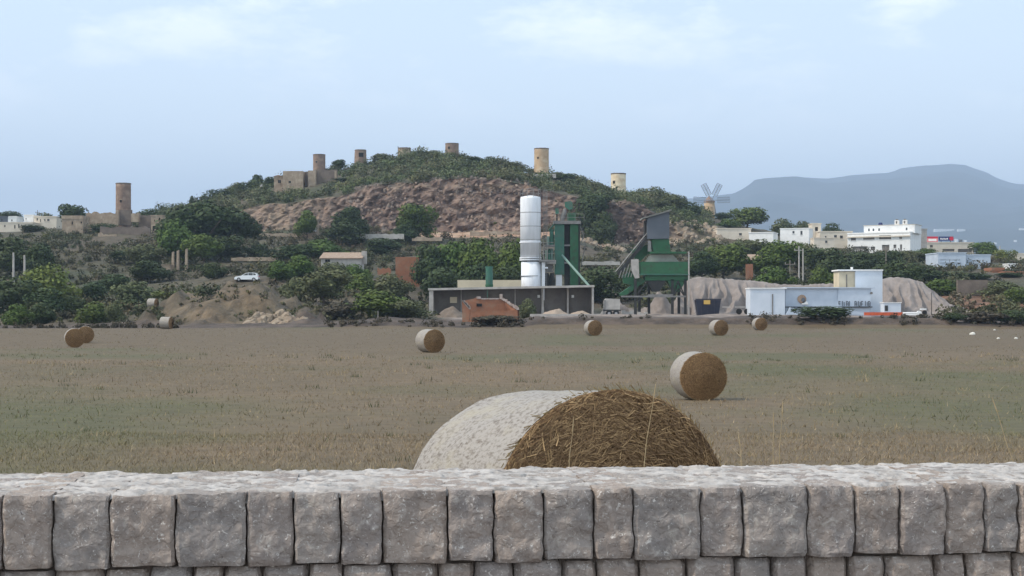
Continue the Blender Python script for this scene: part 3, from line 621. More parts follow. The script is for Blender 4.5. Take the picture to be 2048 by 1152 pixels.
# green mixing tower beside it
YT = 240
t = root_px('mixing_tower', 1135, YT, 'dark green steel mixing tower with flat grey top right of the white silo', 'tower')
MB().px(1110, 1128.5, 448, 549, YT, 2.4).build('left_tank', M['teal'], t)
MB().px(1112, 1124, 549.3, 612, YT + .2, 1.4).build('white_leg', M['silo'], t)
MB().px(1128.7, 1140, 448, 600, YT + 1.3, .4).build('recess', M['steel'], t)
MB().px(1140.2, 1156.5, 448, 600, YT, 2.6).build('right_tank', M['green'], t)
MB().px(1156.7, 1160, 448, 600, YT + .5, 2.2).build('edge_post', M['steel'], t)
MB().px(1107, 1162, 441.5, 447.8, YT - .5, 3.8).build('top_deck', M['grey'], t)
tr = MB()
for u in (1108, 1122, 1136, 1150, 1168): tr.bar((WX(u, YT), YT - .3, WZ(442, YT)), (WX(u, YT), YT - .3, WZ(428, YT)), .03, 4)
for v in (428, 435): tr.bar((WX(1108, YT), YT - .3, WZ(v, YT)), (WX(1168, YT), YT - .3, WZ(v, YT)), .028, 4)
tr.build('deck_railing', M['grey'], t)
MB().px(1111, 1117.5, 416, 428, YT + .4, .8).build('motor', M['teal'], t); MB().px(1112.2, 1115.5, 428.2, 441.3, YT + .6, .3).build('motor_post', M['steel'], t)
MB().ppx([(1130, 404), (1141, 401.5), (1145, 405), (1145, 417), (1138, 420), (1130, 413)], YT + .3, 1.0).build('drive_head', M['teal'], t)
MB().tube([(WX(1131, YT), YT + .8, WZ(417, YT)), (WX(1129, YT), YT + .8, WZ(425, YT)), (WX(1125, YT), YT + .8, WZ(436, YT)), (WX(1124, YT), YT + .8, WZ(442, YT))], [.3, .34, .34, .3], 10).build('duct', M['grey'], t)
MB().px(1135, 1152, 425.5, 441.2, YT + .8, 1.5).build('head_box', M['green'], t)
for k, (u, v0, v1, r_) in enumerate(((1096.5, 472, 490, 2.6), (1103.5, 458, 490, 4.2), (1093.5, 499, 518, 2.6), (1098.8, 497, 519, 2.6), (1104, 497, 521, 2.6))):
    x = WX(u, YT); r = r_ * YT / FPX; MB().lathe([(r, WZ(v1, YT)), (r, WZ(v0 + 2, YT)), (r * .6, WZ(v0, YT))], x, YT + .5, 14).build('filter_drum', M['teal'] if k % 2 else M['paleteal'], t)
MB().px(1090, 1110, 489.5, 493, YT - .6, 2).build('upper_platform', M['grey'], t)
MB().px(1088, 1112, 520.5, 528, YT - .6, 2).build('middle_platform', M['palecon'], t)
MB().ppx([(1091, 529), (1107, 529), (1103, 541), (1095, 541)], YT, 1.2).build('hopper', M['grey'], t)
MB().px(1089, 1107, 540.8, 544, YT - .3, 1.6).build('lower_platform', M['grey'], t)
for u in (1094, 1104): x = WX(u, YT); MB().lathe([(.42, WZ(572, YT)), (.5, WZ(562, YT)), (.3, WZ(546, YT))], x, YT + .3, 12).build('burner', M['steel'], t)
MB().px(1130, 1141, 550, 573, YT + .6, .5).build('lower_gear', M['steel'], t)
for v in (489, 524): MB().px(1128.5, 1140.2, v, v + 3, YT - .2, 1.2).build('cross_beam', M['grey'], t)
MB().bar((WX(1124, YT), YT - 1, WZ(511, YT)), (WX(1180, 230), 231, WZ(573, 230)), .19, 8).build('inclined_pipe', M['paleteal'], t)
MB().bar((WX(1110, YT), YT + .2, WZ(447, YT)), (WX(1098, YT), YT + .2, WZ(460, YT)), .14, 8).build('elbow_pipe', M['teal'], t)
m_ = MB()
for a, b in (((1161, 452), (1168, 470)), ((1168, 470), (1162, 489)), ((1157, 489), (1174, 487)), ((1172, 488), (1163, 530))): m_.bar((WX(a[0], YT), YT + 1, WZ(a[1], YT)), (WX(b[0], YT), YT + 1, WZ(b[1], YT)), .08, 5)
m_.build('side_bracket', M['grey'], t)

# aggregate bin on legs with grey cabin and conveyor
YA = 226
t = root_px('aggregate_bin', 1325, YA, 'green aggregate bin on dark legs with grey cabin and sloping conveyor', 'hopper')
MB().ppx([(1294.5, 478), (1338.5, 477), (1338.5, 421.5), (1294.5, 436.5)], YA, 3.2).build('cabin', M['cabin'], t)
MB().ppx([(1284.5, 438), (1285.5, 435.2), (1343, 418.2), (1343.5, 421.2)], YA - .5, 4.2).build('cabin_roof', M['roofgrey'], t)
MB().px(1289, 1294.2, 441, 478, YA + 1, 1.6).build('cabin_side', M['steel'], t)
MB().ppx([(1303, 478.3), (1338, 478), (1341, 503), (1307, 503)], YA + .3, 2.4).build('chute', M['green'], t)
MB().px(1296, 1302, 482, 503, YA + .2, .5).build('post', M['grey'], t)
MB().px(1300, 1373, 503.3, 507, YA - .6, 3.6).build('deck', M['green'], t)
m_ = MB()
for u in (1341, 1357, 1372): m_.bar((WX(u, YA), YA - .5, WZ(503, YA)), (WX(u, YA), YA - .5, WZ(487, YA)), .035, 4)
for v in (487, 495): m_.bar((WX(1341, YA), YA - .5, WZ(v, YA)), (WX(1372, YA), YA - .5, WZ(v, YA)), .03, 4)
m_.build('deck_railing', M['steel'], t)
MB().ppx([(1293, 523.4), (1358, 523.4), (1346, 509.5), (1301, 509.5)], YA + .4, 2.4).build('dusty_cover', M['dust'], t)
MB().px(1281.5, 1376, 523.6, 547.5, YA - .3, 3.6).build('bin', M['green'], t)
MB().px(1280, 1377, 547.7, 550, YA - .5, 4).build('bin_rib', M['teal'], t)
MB().px(1290, 1376, 550.2, 561, YA, 3.2).build('lower_bin', M['green'], t)
for a, b in ((1293, 1332), (1334, 1372)):
    MB().ppx([(a, 561.2), (b, 561.2), (b - 13, 583), (a + 13, 583)], YA + .2, 2.6).build('outlet_cone', M['steel'] if a < 1300 else M['green'], t)
for u, yy in ((1271, 0), (1298, 3), (1345, 0), (1371, 0), (1279, 3), (1358, 3)):
    MB().px(u - 2.6, u + 2.6, 558, 640, YA + yy, .4).build('leg', M['steel'], t)
m_ = MB()
for u in (1271, 1345, 1371): pass
m_.px(1242, 1372, 591.3, 594.6, YA - .12, .25); m_.build('beam', M['grey'], t)
MB().px(1296, 1346, 588.5, 591.1, YA - .1, 2.8).build('belt_beam', M['grey'], t)
for a, b in (((1273, 590), (1297, 560)), ((1347, 590), (1356, 562)), ((1369, 590), (1356, 562)), ((1347, 592), (1357, 577)), ((1369, 592), (1358, 577)), ((1275, 606), (1295, 580))):
    MB().bar((WX(a[0], YA), YA + .1, WZ(a[1], YA)), (WX(b[0], YA), YA + .1, WZ(b[1], YA)), .1, 5).build('brace', M['steel'], t)
A, B = (1234, 546), (1297, 468)
MB().ppx([(A[0], A[1]), (A[0] + 5, A[1] + 6), (B[0] + 4, B[1] + 6), (B[0], B[1])], YA + .3, 1.1).build('conveyor', M['steel'], t)
for dy in (0, 1.25): MB().bar((WX(A[0] - 2, YA), YA + .25 + dy, WZ(A[1] - 3, YA)), (WX(B[0] - 1, YA), YA + .25 + dy, WZ(B[1] - 4, YA)), .06, 4).build('conveyor_rail', M['grey'], t)
MB().ppx([(1246, 553), (1256, 545), (1281, 545), (1281, 556), (1291, 562), (1254, 589), (1241, 592), (1240, 587), (1264, 570), (1248, 566)], YA + .5, 2.0).build('feed_hopper', M['green'], t)
MB().ppx([(1262, 519), (1277, 518.5), (1279, 556), (1270, 557), (1263, 540)], YA + .1, .8).build('pale_panel', M['palecon'], t)
m_ = MB()
for k in range(5): m_.bar((WX(1238 + k * 6, YA), YA + .2, WZ(556 - k * .5, YA)), (WX(1243 + k * 7.5, YA), YA + .2, WZ(541 - k * 6, YA)), .07, 5)
m_.build('conveyor_strut', M['grey'], t)
MB().ppx([(1262, 500), (1300, 488), (1300, 503), (1282, 522), (1270, 518)], YA + 1.4, .6).build('bin_side_plate', M['green'], t)
MB().px(1376.5, 1379, 503, 640, YA - .5, .18).build('pale_post', M['palecon'], t)

# dark blue skip with a square yellow sign
YK = 221
t = root_px('skip', 1417, YK, 'dark navy blue waste skip with a square yellow plate', 'skip')
for yy in (YK, YK + 2.2): MB().ppx([(1397, 634), (1437, 634), (1442, 600), (1392, 600)], yy, .12).build('side', M['skip'], t)
MB().ppx([(1397, 634), (1398.5, 634), (1393.5, 600), (1392, 600)], YK + .13, 2.05).build('end_wall', M['skip'], t); MB().ppx([(1435.5, 634), (1437, 634), (1442, 600), (1440.5, 600)], YK + .13, 2.05).build('end_wall', M['skip'], t)
MB().px(1391, 1443, 597.5, 599.8, YK - .06, .2).px(1391, 1443, 597.5, 599.8, YK + 2.2, .2).build('rim', M['skip'], t)
for u in (1404, 1417, 1430): MB().px(u - 1.1, u + 1.1, 601, 634, YK - .12, .11).build('rib', M['skip'], t)
MB().px(1407.5, 1420.5, 600.3, 608.5, YK - .17, .04).build('yellow_plate', M['yellow'], t)

# grey trailer-like machine on wheels
YM = 214
t = root_px('plant_trailer', 1222, YM, 'dusty grey two wheeled plant trailer between the bays and the green bin', 'trailer')
MB().ppx([(1208, 619), (1240, 619), (1240, 598), (1212, 597), (1208, 602)], YM, 1.8).build('body', M['palecon'], t)
MB().ppx([(1205, 631), (1211, 631), (1211, 600), (1207.5, 600)], YM - .1, .4).build('mast', M['grey'], t)
for u in (1218, 1232):
    x = WX(u, YM); w_ = MB()
    for yy in (YM - .22,): w_.bar((x, yy, WZ(627, YM)), (x, yy + .24, WZ(627, YM)), .48, 16)
    wh = w_.build('wheel', M['tyre'], t); sub(MB().bar((x, YM - .24, WZ(627, YM)), (x, YM - .2, WZ(627, YM)), .2, 12), 'rim', M['rim'], t, wh)
MB().px(1206, 1242, 619.2, 622, YM - .1, 2).build('chassis', M['steel'], t)
MB().ppx([(1198, 632), (1208, 632), (1206, 620)], YM + .1, .3).build('drawbar', M['palecon'], t)
for k, (u0, u1, v0, v1, YY, lab) in enumerate(((1243, 1268, 621, 634, 216, 'pale block stack left of the legs of the green bin'), (1276, 1296, 624, 634, 217, 'pale block stack between the left legs of the green bin'))):
    r_ = root_px('block_stack', (u0 + u1) / 2, YY, lab, 'blocks')
    n = 3
    for j in range(n): MB().px(u0 + j * (u1 - u0) / n, u0 + (j + .94) * (u1 - u0) / n, v0 + (j % 2) * 2.5, v1 + 3, YY, 1).build('block', M['palecon'], r_)
heap('gravel_heap', 'round pale gravel heap seen between the legs of the green bin', 1322, 231, 76, 46, 4, M['gravel'], seed=5, cat='gravel heap')
heap('gravel_heap', 'pale gravel heap behind the right legs of the green bin', 1364, 232, 60, 40, 4, M['gravel'], seed=6, cat='gravel heap')
heap('gravel_heap', 'low gravel heap behind the plant trailer', 1240, 232, 90, 34, 4, M['gravel'], seed=7, cat='gravel heap')

# gullied gravel banks
def gravel_bank(label, crest, Y, run, seed):
    us = np.array([c[0] for c in crest], float); vs = np.array([c[1] for c in crest], float); Xa = WX(us, Y + run); Za = WZ(vs, Y + run)
    x0, x1 = Xa[0], Xa[-1]; base = 1.2
    xs = np.linspace(x0, x1, 260); ys = np.concatenate([np.linspace(Y, Y + run, 40), np.linspace(Y + run + .8, Y + run + 14, 8)])
    def zf(X, Yg):
        H = np.interp(X, Xa, Za) - base; t_ = (Yg - Y) / run; f = np.clip(t_, 0, 1)
        xx = X + .9 * fbm(X * .25, f * 1.6, seed, 3) * 1.5 + (1 - f) * 1.7 * np.sin(X * .33 + seed)
        g = 1 - np.abs(np.sin(xx * 2.0 + 1.8 * fbm(xx * .3, 0, seed, 2))) ** .9
        dep = (1 - g) * np.sin(np.pi * np.clip(f, 0, 1) ** .8) * .30 * H * (.6 + .5 * fbm(X * .4, 3, seed, 2))
        return base + H * f ** .92 - dep - 3 * np.clip((Yg - Y - run) / 14 - .6, 0, 1) + .18 * fbm(X * 1.1, Yg * 1.1, seed, 4) - .2 * (f <= 0)
    o = link('gravel_bank', grid_mesh('gravel_bank', xs, ys, zf, M['gravel'], smooth=False)); tag(o, label, 'gravel bank')
gravel_bank('grey gravel bank cut by gullies behind the skip and the white site hut', [(1372, 632), (1378, 560), (1400, 555), (1470, 559), (1505, 563), (1560, 570), (1620, 571), (1690, 566), (1700, 600)], 231, 9, 3)
gravel_bank('grey gravel bank with eroded gullies at the right of the white block', [(1740, 600), (1765, 560), (1790, 556), (1822, 557), (1845, 566), (1870, 584), (1900, 606), (1930, 618), (1965, 628)], 221, 9, 8)

# white site building: low hut, long shed and taller block
YW = 212
t = root_px('site_hut', 1536, YW, 'white flat roofed site hut at the left end of the long shed', 'hut')
MB().px(1500.5, 1570, 578, 640, YW, 4).build('wall', M['panel'], t); MB().px(1499.5, 1574, 575.5, 577.8, YW - .15, 4.3).build('roof', M['whitepaint'], t)
MB().px(1544, 1546.5, 588, 629, YW - .06, .05).build('downpipe', M['grey'], t); MB().px(1505, 1541, 584, 631, YW - .03, .03).build('door_panel', M['panel'], t)
t = root_px('long_shed', 1660, YW + 1.5, 'long pale blue white shed with a round brown vent and a band of dark marks', 'shed')
MB().px(1571, 1676, 578, 640, YW + 1.5, 5).build('wall', M['bluewhite'], t); MB().px(1676.2, 1742, 577, 640, YW + 1.3, 5).build('end_wall', M['bluewhite'], t)
MB().px(1570, 1750, 574.5, 576.8, YW + 1.1, 5.5).build('roof_edge', M['bluewhite'], t)
vx, vz = WX(1607.5, YW), WZ(598, YW); f_ = MB().bar((vx, YW + 1.5, vz), (vx, YW + 1.3, vz), .62, 20).build('round_vent', M['tile'], t)
sub(MB().bar((vx + .18, YW + 1.295, vz - .1), (vx + .18, YW + 1.26, vz - .1), .3, 14), 'fan', M['cabin'], t, f_)
MB().ppx([(1603, 609), (1617, 609), (1614, 603), (1606, 603)], YW + 1.3, .2).build('vent_bracket', M['whitepaint'], t)
# row of dark marks along the shed
rr = random.Random(3)
for k, u in enumerate((1677, 1684, 1692, 1698, 1709, 1716, 1722, 1730, 1736)):
    g = MB(); Yf = YW + 1.24; hgt = 10 if k > 0 else 7
    g.px(u, u + 1.7, 602, 602 + hgt, Yf, .05)
    if k % 2 == 0: g.px(u + 1.75, u + 4, 602, 604, Yf, .05).px(u + 1.75, u + 3.6, 607, 609, Yf, .05)
    if k % 3 != 0: g.px(u + 3.7, u + 5.2, 604.1, 602 + hgt, Yf, .05)
    if k in (5, 8): g.px(u + 1.75, u + 3.6, 611, 613, Yf, .05)
    g.build('dark_mark', M['faded'], t)
MB().px(1571, 1745, 613, 615, YW + 1.0, .3).build('rail', M['steel'], t)
t = root_px('white_block', 1722, YW + 7, 'tall square white block with sunlight on its left side painted as cream behind the long shed', 'building')
Yq = YW + 7; sx = WX(1712, Yq)
MB().ppx([(1711, 640), (1765, 640), (1765, 542), (1711, 542)], Yq, 4.2).build('front_wall', M['panel'], t)  # bluish front: the shade on this white wall is put into its colour
MB().px(1678, 1710.8, 543, 640, Yq + .5, 3.7).build('cream_wall', M['cream'], t)  # sunlit side of the white block, the warm light painted in as cream
for u0, u1 in ((1692, 1694.5),): MB().px(u0, u1, 549, 577, Yq + .44, .05).build('seam', M['wood'], t)
MB().px(1676.5, 1766.5, 539, 541.8, Yq - .15, 4.6).build('roof_edge', M['whitepaint'], t)
MB().px(1702, 1706, 534, 538.8, Yq + 1, .3).build('roof_vent', M['whitepaint'], t)
vx, vz = WX(1747, YW), WZ(586, YW); MB().bar((vx, YW + 1.28, vz), (vx, YW + 1.1, vz), .18, 10).build('lamp', M['grey'], bpy.data.objects['long_shed'])
for k, (pl, lab) in enumerate((([(1572, 630), (1628, 634), (1626, 626), (1580, 614.5)], 'left slanting white board under the long shed'), ([(1690, 629), (1730, 630), (1729, 627), (1680, 613.8), (1664, 614)], 'right slanting white board under the long shed'))):
    MB().ppx(pl, YW - .6, .35).build('slanting_board', M['bluewhite']); tag(COL.objects[-1], lab, 'board')
t = root_px('water_tank', 1787, 210, 'low white tank right of the tall white block', 'tank')
MB().px(1768, 1802, 606, 626, 210, 2).build('body', M['panel'], t); MB().px(1767, 1803, 604.4, 605.8, 209.9, 2.2).build('lid', M['whitepaint'], t); MB().px(1770, 1776, 611, 622, 209.92, .06).build('valve', M['steel'], t)
t = root_px('barrier', 1768, 207, 'long low orange red barrier below the white block', 'barrier')
for k in range(6): MB().px(1729 + k * 12.7, 1741.3 + k * 12.7, 624.5, 631, 207, .3).build('segment', M['orange'], t)
t = root_px('white_pipes', 1828, 208, 'white pipes lying beside a round valve at the gravel bank foot', 'pipes')
for v in (626, 629.5): MB().bar((WX(1806, 208), 208, WZ(v, 208)), (WX(1836, 208), 208, WZ(v, 208)), .13, 8).build('pipe', M['whitepaint'], t)
MB().bar((WX(1838, 208), 208.2, WZ(626, 208)), (WX(1838, 208), 207.8, WZ(626, 208)), .32, 14).build('valve_wheel', M['whitepaint'], t); MB().px(1841, 1853, 617, 619.5, 208, .4).build('plate', M['whitepaint'], t)
MB().bar((WX(1849, 208), 208.2, WZ(625, 208)), (WX(1849, 208), 207.8, WZ(625, 208)), .3, 14).build('flange', M['dark'], t)
t = root_px('low_rail', 1468, 215, 'thin pale rail with a tyre beside it left of the white site hut', 'rail')
MB().px(1445, 1462, 613, 615, 215, .2).px(1470, 1490, 613, 615, 215, .2).build('rail', M['palecon'], t)
for u in (1478, 1494): MB().bar((WX(u, 215), 215.1, WZ(623, 215)), (WX(u, 215), 214.85, WZ(623, 215)), .42, 14).build('tyre', M['tyre'], t)
MB().px(1915, 1976, 560, 596, 246, .6).build('grey_wall', M['ruindark']); tag(COL.objects[-1], 'plain grey brown wall above the red earth bank at right', 'wall')
MB().px(1858, 1866, 585, 592, 226, .15).build('small_plate', M['orange']) if False else None
for k, (u, v, w_) in enumerate(((1945, 669, 12), (1997, 673, 7), (2032, 673, 8), (1989, 661, 5))):
    Y = 2.38 * FPX / (v - HZ); s = w_ * Y / FPX / 2; X = WX(u, Y)
    bm = bmesh.new(); bmesh.ops.create_icosphere(bm, subdivisions=2, radius=1)
    for q in bm.verts: q.co = Vector((q.co.x * s, q.co.y * s * .8, max(-.1, q.co.z * s * .7))) * (1 + .25 * mnoise.noise(q.co * 2 + Vector((k * 9, 0, 0))))
    me = bpy.data.meshes.new('white_stone'); bm.to_mesh(me); bm.free(); me.materials.append(M['whiterock'])
    o = link('white_stone', me); o.location = (X, Y, gz(X, Y) + s * .2)
    tag(o, ['largest white stone lying in the field at far right', 'middle white stone of those in the field at far right', 'rightmost white stone in the field near the right edge', 'smallest white stone, closest to the bank at far right'][k], 'stone')
# pale rocks spilling from the earth mound
rk = root_px('rock_outcrop', 560, 195, 'pale yellowish rocks spilling from the foot of the brown earth mound', 'rocks')
rr = random.Random(9)
for k in range(80):
    f = rr.random(); u = 498 + 122 * f; vtop = 630 + 24 * abs(f - .4) * 1.3; v = rr.uniform(vtop, 662); Y = 192.5 + (662 - v) * .10; X = WX(u, Y); s = rr.uniform(.25, .95)
    bm = bmesh.new(); bmesh.ops.create_icosphere(bm, subdivisions=2, radius=1); off = Vector((k * 3.3, 1, 2))
    for q in bm.verts: q.co = Vector((q.co.x * s * 1.3, q.co.y * s, q.co.z * s * .8)) * (1 + .45 * mnoise.noise(q.co * 1.3 + off) + .2 * mnoise.noise(q.co * 3.1 + off))
    me = bpy.data.meshes.new('rock'); bm.to_mesh(me); bm.free(); me.materials.append(M['rock']); o = link('rock', me, rk)
    o.location = Vector((X, Y, WZ(v, Y))) - rk.location; o.rotation_euler = (rr.random() * 3, rr.random() * 3, rr.random() * 3)
def rocks(label, u0, u1, v0, v1, Y0, Y1, n, s0, s1, mt, seed):
    rk = root_px('rock_outcrop', (u0 + u1) / 2, (Y0 + Y1) / 2, label, 'rocks'); rr = random.Random(seed); protos = []
    for k in range(7):
        bm = bmesh.new(); bmesh.ops.create_icosphere(bm, subdivisions=1, radius=1); off = Vector((seed + k * 3.3, 1, 2))
        for q in bm.verts: q.co = Vector((q.co.x * 1.2, q.co.y, q.co.z)) * (1 + .5 * mnoise.noise(q.co * 1.3 + off) + .25 * mnoise.noise(q.co * 3.1 + off))
        me = bpy.data.meshes.new('rock'); bm.to_mesh(me); bm.free(); me.materials.append(mt); protos.append(me)
    for k in range(n):
        u = rr.uniform(u0, u1); Y = rr.uniform(Y0, Y1); X = WX(u, Y); z = float(hill_z(np.array([X]), np.array([Y]))[0]); v = HZ + (CH - z) * FPX / Y
        if not v0 - 3 <= v <= v1 + 3: continue
        o = link('rock', protos[k % 7], rk); s = rr.uniform(s0, s1); o.location = Vector((X, Y, z)) - rk.location; o.scale = (s, s, s * .8); o.rotation_euler = (rr.random() * 3, rr.random() * 3, rr.random() * 3)
rocks('pale broken rocks on the slope between the grey cabin and the town', 1338, 1445, 445, 505, 396, 436, 110, .3, 1.3, M['rock'], 3)
rocks('pale rocks along the left part of the quarry cliff below the fort', 690, 790, 372, 470, 398, 424, 60, .3, .8, M['ruindark'], 4)
rocks('ledge of broken rock along the top edge of the quarry cliff', 860, 1060, 352, 385, 412, 424, 70, .3, .8, M['ruindark'], 5)
rocks('orange rubble slope behind the green mixing tower', 1150, 1255, 465, 510, 385, 405, 60, .4, 1.1, M['rock'], 6)
rocks('dark broken stones studding the brown quarry cliff face', 700, 1062, 360, 472, 407.5, 416.5, 290, .22, .6, M['cliffstone'], 8)
rocks('broken stones on the right hand quarry face below the pale golden mill', 1205, 1295, 395, 500, 406, 416.5, 90, .22, .6, M['cliffstone'], 9)
# white car on the track above the mound
YC = 259
X = WX(494, YC); car = empty('white_car', (X, YC, gz(X, YC) - .02), 'white hatchback car parked on the track above the earth mound', 'car')
bd = [(-2.02, .30), (2.02, .30), (2.05, .62), (1.98, .95), (1.75, 1.02), (-.75, .97), (-1.85, .78), (-2.05, .60)]
MB().prism(bd, -.82, .82).build('body', M['carpaint'], car, True)
cb = MB().prism([(-.80, .985), (1.92, 1.0), (1.72, 1.38), (1.3, 1.47), (.35, 1.48), (-.15, 1.38)], -.70, .70).build('cabin', M['carpaint'], car, True)
for s in (-1, 1):
    y = .705 * s; a, b = sorted((y, y + .012 * s))
    for pl in ([(-.60, 1.02), (.28, 1.02), (.28, 1.40), (-.08, 1.33)], [(.36, 1.02), (1.12, 1.03), (1.12, 1.40), (.36, 1.41)], [(1.20, 1.04), (1.68, 1.06), (1.55, 1.33), (1.20, 1.39)]):
        w_ = MB().prism(pl, a, b).build('window', M['glass'], cb, True)
    for x in (-1.28, 1.3):
        wh = MB().bar((x, .66 * s, .31), (x, .845 * s, .31), .32, 20).build('wheel', M['tyre'], car, True); MB().bar((x, .846 * s, .31), (x, .86 * s, .31), .19, 14).build('rim', M['rim'], wh, True)
    MB().box(-2.06, -1.86, .5 * s - .2, .5 * s + .2, .63, .76).build('headlight', M['glass'], car, True)
    MB().box(1.9, 2.06, .6 * s - .12, .6 * s + .12, .72, .94).build('tail_light', M['red'], car, True)
MB().box(-2.1, 2.1, -.8, .8, .27, .40).build('bumper', M['steel'], car, True)
# ------------------------------------------------------------------ houses, mills and ruins
def house(name, label, u0, u1, vt, Y, depth, mt, wins=(), yaw=0, parapet=.25, roof=None, cat='house', vb=None, winmat=None, frame=None):
    uc = (u0 + u1) / 2; X = WX(uc, Y); s = Y / FPX; c = math.cos(R(yaw)); hw = (u1 - u0) / 2 * s / c
    zb_ = min(gz(X - hw, Y), gz(X + hw, Y), gz(X, Y)) - .8
    if vb: zb_ = min(zb_, WZ(vb, Y))
    rt = empty(name, (X, Y, zb_), label, cat, rz=R(yaw)); H = WZ(vt, Y) - zb_
    W = []
    for a, b, v0, v1 in wins: W.append(((a - uc) * s / c, (b - uc) * s / c, WZ(v1, Y) - zb_, WZ(v0, Y) - zb_))
    xs = sorted({-hw, hw, *[q for w_ in W for q in w_[:2]]}); zs = sorted({0., H, *[q for w_ in W for q in w_[2:]]})
    m = MB()
    for xa, xb in zip(xs[:-1], xs[1:]):
        for za, zb2 in zip(zs[:-1], zs[1:]):
            cx, cz = (xa + xb) / 2, (za + zb2) / 2
            if any(w_[0] < cx < w_[1] and w_[2] < cz < w_[3] for w_ in W): continue
            m.quad((xa, 0, za), (xb, 0, za), (xb, 0, zb2), (xa, 0, zb2))
    m.quad((-hw, depth, 0), (-hw, 0, 0), (-hw, 0, H), (-hw, depth, H)); m.quad((hw, 0, 0), (hw, depth, 0), (hw, depth, H), (hw, 0, H))
    m.quad((hw, depth, 0), (-hw, depth, 0), (-hw, depth, H), (hw, depth, H)); m.quad((-hw, 0, H - .02), (hw, 0, H - .02), (hw, depth, H - .02), (-hw, depth, H - .02))
    d = .25
    for a, b, z0, z1 in W:
        m.quad((a, 0, z0), (a, 0, z1), (a, d, z1), (a, d, z0)); m.quad((b, 0, z1), (b, 0, z0), (b, d, z0), (b, d, z1)); m.quad((a, 0, z1), (b, 0, z1), (b, d, z1), (a, d, z1)); m.quad((b, 0, z0), (a, 0, z0), (a, d, z0), (b, d, z0))
    m.build('wall', mt, rt, True)
    for a, b, z0, z1 in W:
        wn = MB().box(a, b, d - .02, d + .04, z0, z1).build('window', winmat or M['glass'], rt, True)
        if b - a > .9: MB().box((a + b) / 2 - .05, (a + b) / 2 + .05, d - .07, d - .025, z0, z1).build('frame', M['shutter'], wn, True)
        if z1 - z0 < 2.2: MB().box(a - .1, b + .1, -.12, -.003, z0 - .14, z0 - .02).build('sill', mt, wn, True)
    if roof == 'gable':
        MB().prism([(-hw - .3, H), (hw + .3, H), (0, H + hw * .35)], -.3, depth + .3).build('roof', M['tile'], rt, True)
    elif roof == 'shed':
        q = MB(); q.quad((-hw - .3, -.35, H + .01), (hw + .3, -.35, H + .01), (hw + .3, depth + .3, H + 1.3), (-hw - .3, depth + .3, H + 1.3)); q.quad((hw + .3, -.35, H - .14), (-hw - .3, -.35, H - .14), (-hw - .3, depth + .3, H + 1.15), (hw + .3, depth + .3, H + 1.15))
        q.quad((-hw - .3, -.35, H - .14), (hw + .3, -.35, H - .14), (hw + .3, -.35, H + .01), (-hw - .3, -.35, H + .01)); q.build('roof', M['tile'], rt, True)
    elif parapet:
        p = MB(); e = .12; z0, z1 = H + .003, H + parapet
        p.box(-hw - e, hw + e, -e, .15, z0, z1).box(-hw - e, hw + e, depth - .15, depth + e, z0, z1).box(-hw - e, -hw + .15, .151, depth - .151, z0, z1).box(hw - .15, hw + e, .151, depth - .151, z0, z1)
        p.build('parapet', mt, rt, True)
    return rt, hw, H
# --- left hamlet
house('white_house', 'bright white upper house, square, in the hamlet at left edge', 48, 67, 431, 432, 6, M['whitepaint'], [(51, 53, 436, 439)])
house('white_house', 'small white house left of the square white one', 16, 33, 434, 436, 6, M['whitepaint'], [(22, 25, 439, 442)])
house('beige_house', 'pale flat house with small windows right of the square white house', 68, 113, 434, 430, 7, M['beige'], [(73, 76, 436, 441), (80, 82, 438, 444), (88, 91, 438, 442), (94, 99, 438, 442), (74, 77, 447, 451)])
house('beige_house', 'lower row of pale houses under the white ones at left edge', -10, 66, 446, 424, 7, M['beige'], [(28, 31, 450, 457), (36, 39, 448, 456), (42, 44, 449, 453), (8, 11, 450, 454), (52, 55, 451, 455)])
house('dark_house', 'dark grey house at the very left edge', -14, 16, 434, 436, 6, M['cabin'], [(2, 5, 438, 442)])
house('cube_house', 'square tan plastered house with pale roof slab near the left tower', 124, 166, 438, 392, 6, M['ruin'], [(143, 146, 443, 449), (161, 164, 443, 447), (145.5, 148, 466, 481)], winmat=M['dark'], parapet=.9, vb=482)
house('tan_house', 'small tan ruined house with two dark openings right of the left tower', 302, 326, 432, 396, 7, M['ruin'], [(305, 308, 452, 462), (312, 315, 450, 458), (308, 310, 439, 442)], winmat=M['dark'], vb=466)
# --- ruined walls round the left tower
def ruin_wall(label, u0, u1, v0, v1, Y, d, mt, jag=3, seed=1, name='ruined_wall'):
    rr = random.Random(seed); n = max(3, int((u1 - u0) / 5)); top = [(u1 - (u1 - u0) * i / n, v0 + rr.random() * jag) for i in range(n + 1)]
    MB().ppx([(u0, v1), (u1, v1)] + top, Y, d).build(name, mt); return tag(COL.objects[-1], label, 'wall')
ruin_wall('ruined tan wall stretching left of the tall left tower', 172, 236, 423, 462, 400, .7, M['ruin'], 5, 1)
ruin_wall('dark ruined wall in front of the left tower', 200, 300, 452, 478, 391, .7, M['ruindark'], 4, 2)
ruin_wall('pale ruined wall stub right of the left tower', 262, 277, 424, 444, 400, 2, M['ruin'], 6, 3)
ruin_wall('long grey wall between the left tower and the tan house', 277, 304, 430, 455, 402, .7, M['ruindark'], 3, 4)
ruin_wall('pale terrace wall with a gap below the left tower', 196, 232, 464, 484, 384, .6, M['ruin'], 6, 5)
ruin_wall('low field wall under the cube house', 130, 250, 488, 500, 366, .6, M['ruindark'], 4, 6)
ruin_wall('long pale terrace wall across the slope left of the big pine trunks', 462, 556, 514, 522, 318, .6, M['ruin'], 2, 7)
ruin_wall('pale terrace wall below the quarry cliff', 505, 640, 466, 474, 386, .6, M['ruin'], 2, 8)
ruin_wall('long pale retaining wall under the two round pines', 720, 808, 467, 478, 372, .6, M['palecon'], 2, 9)
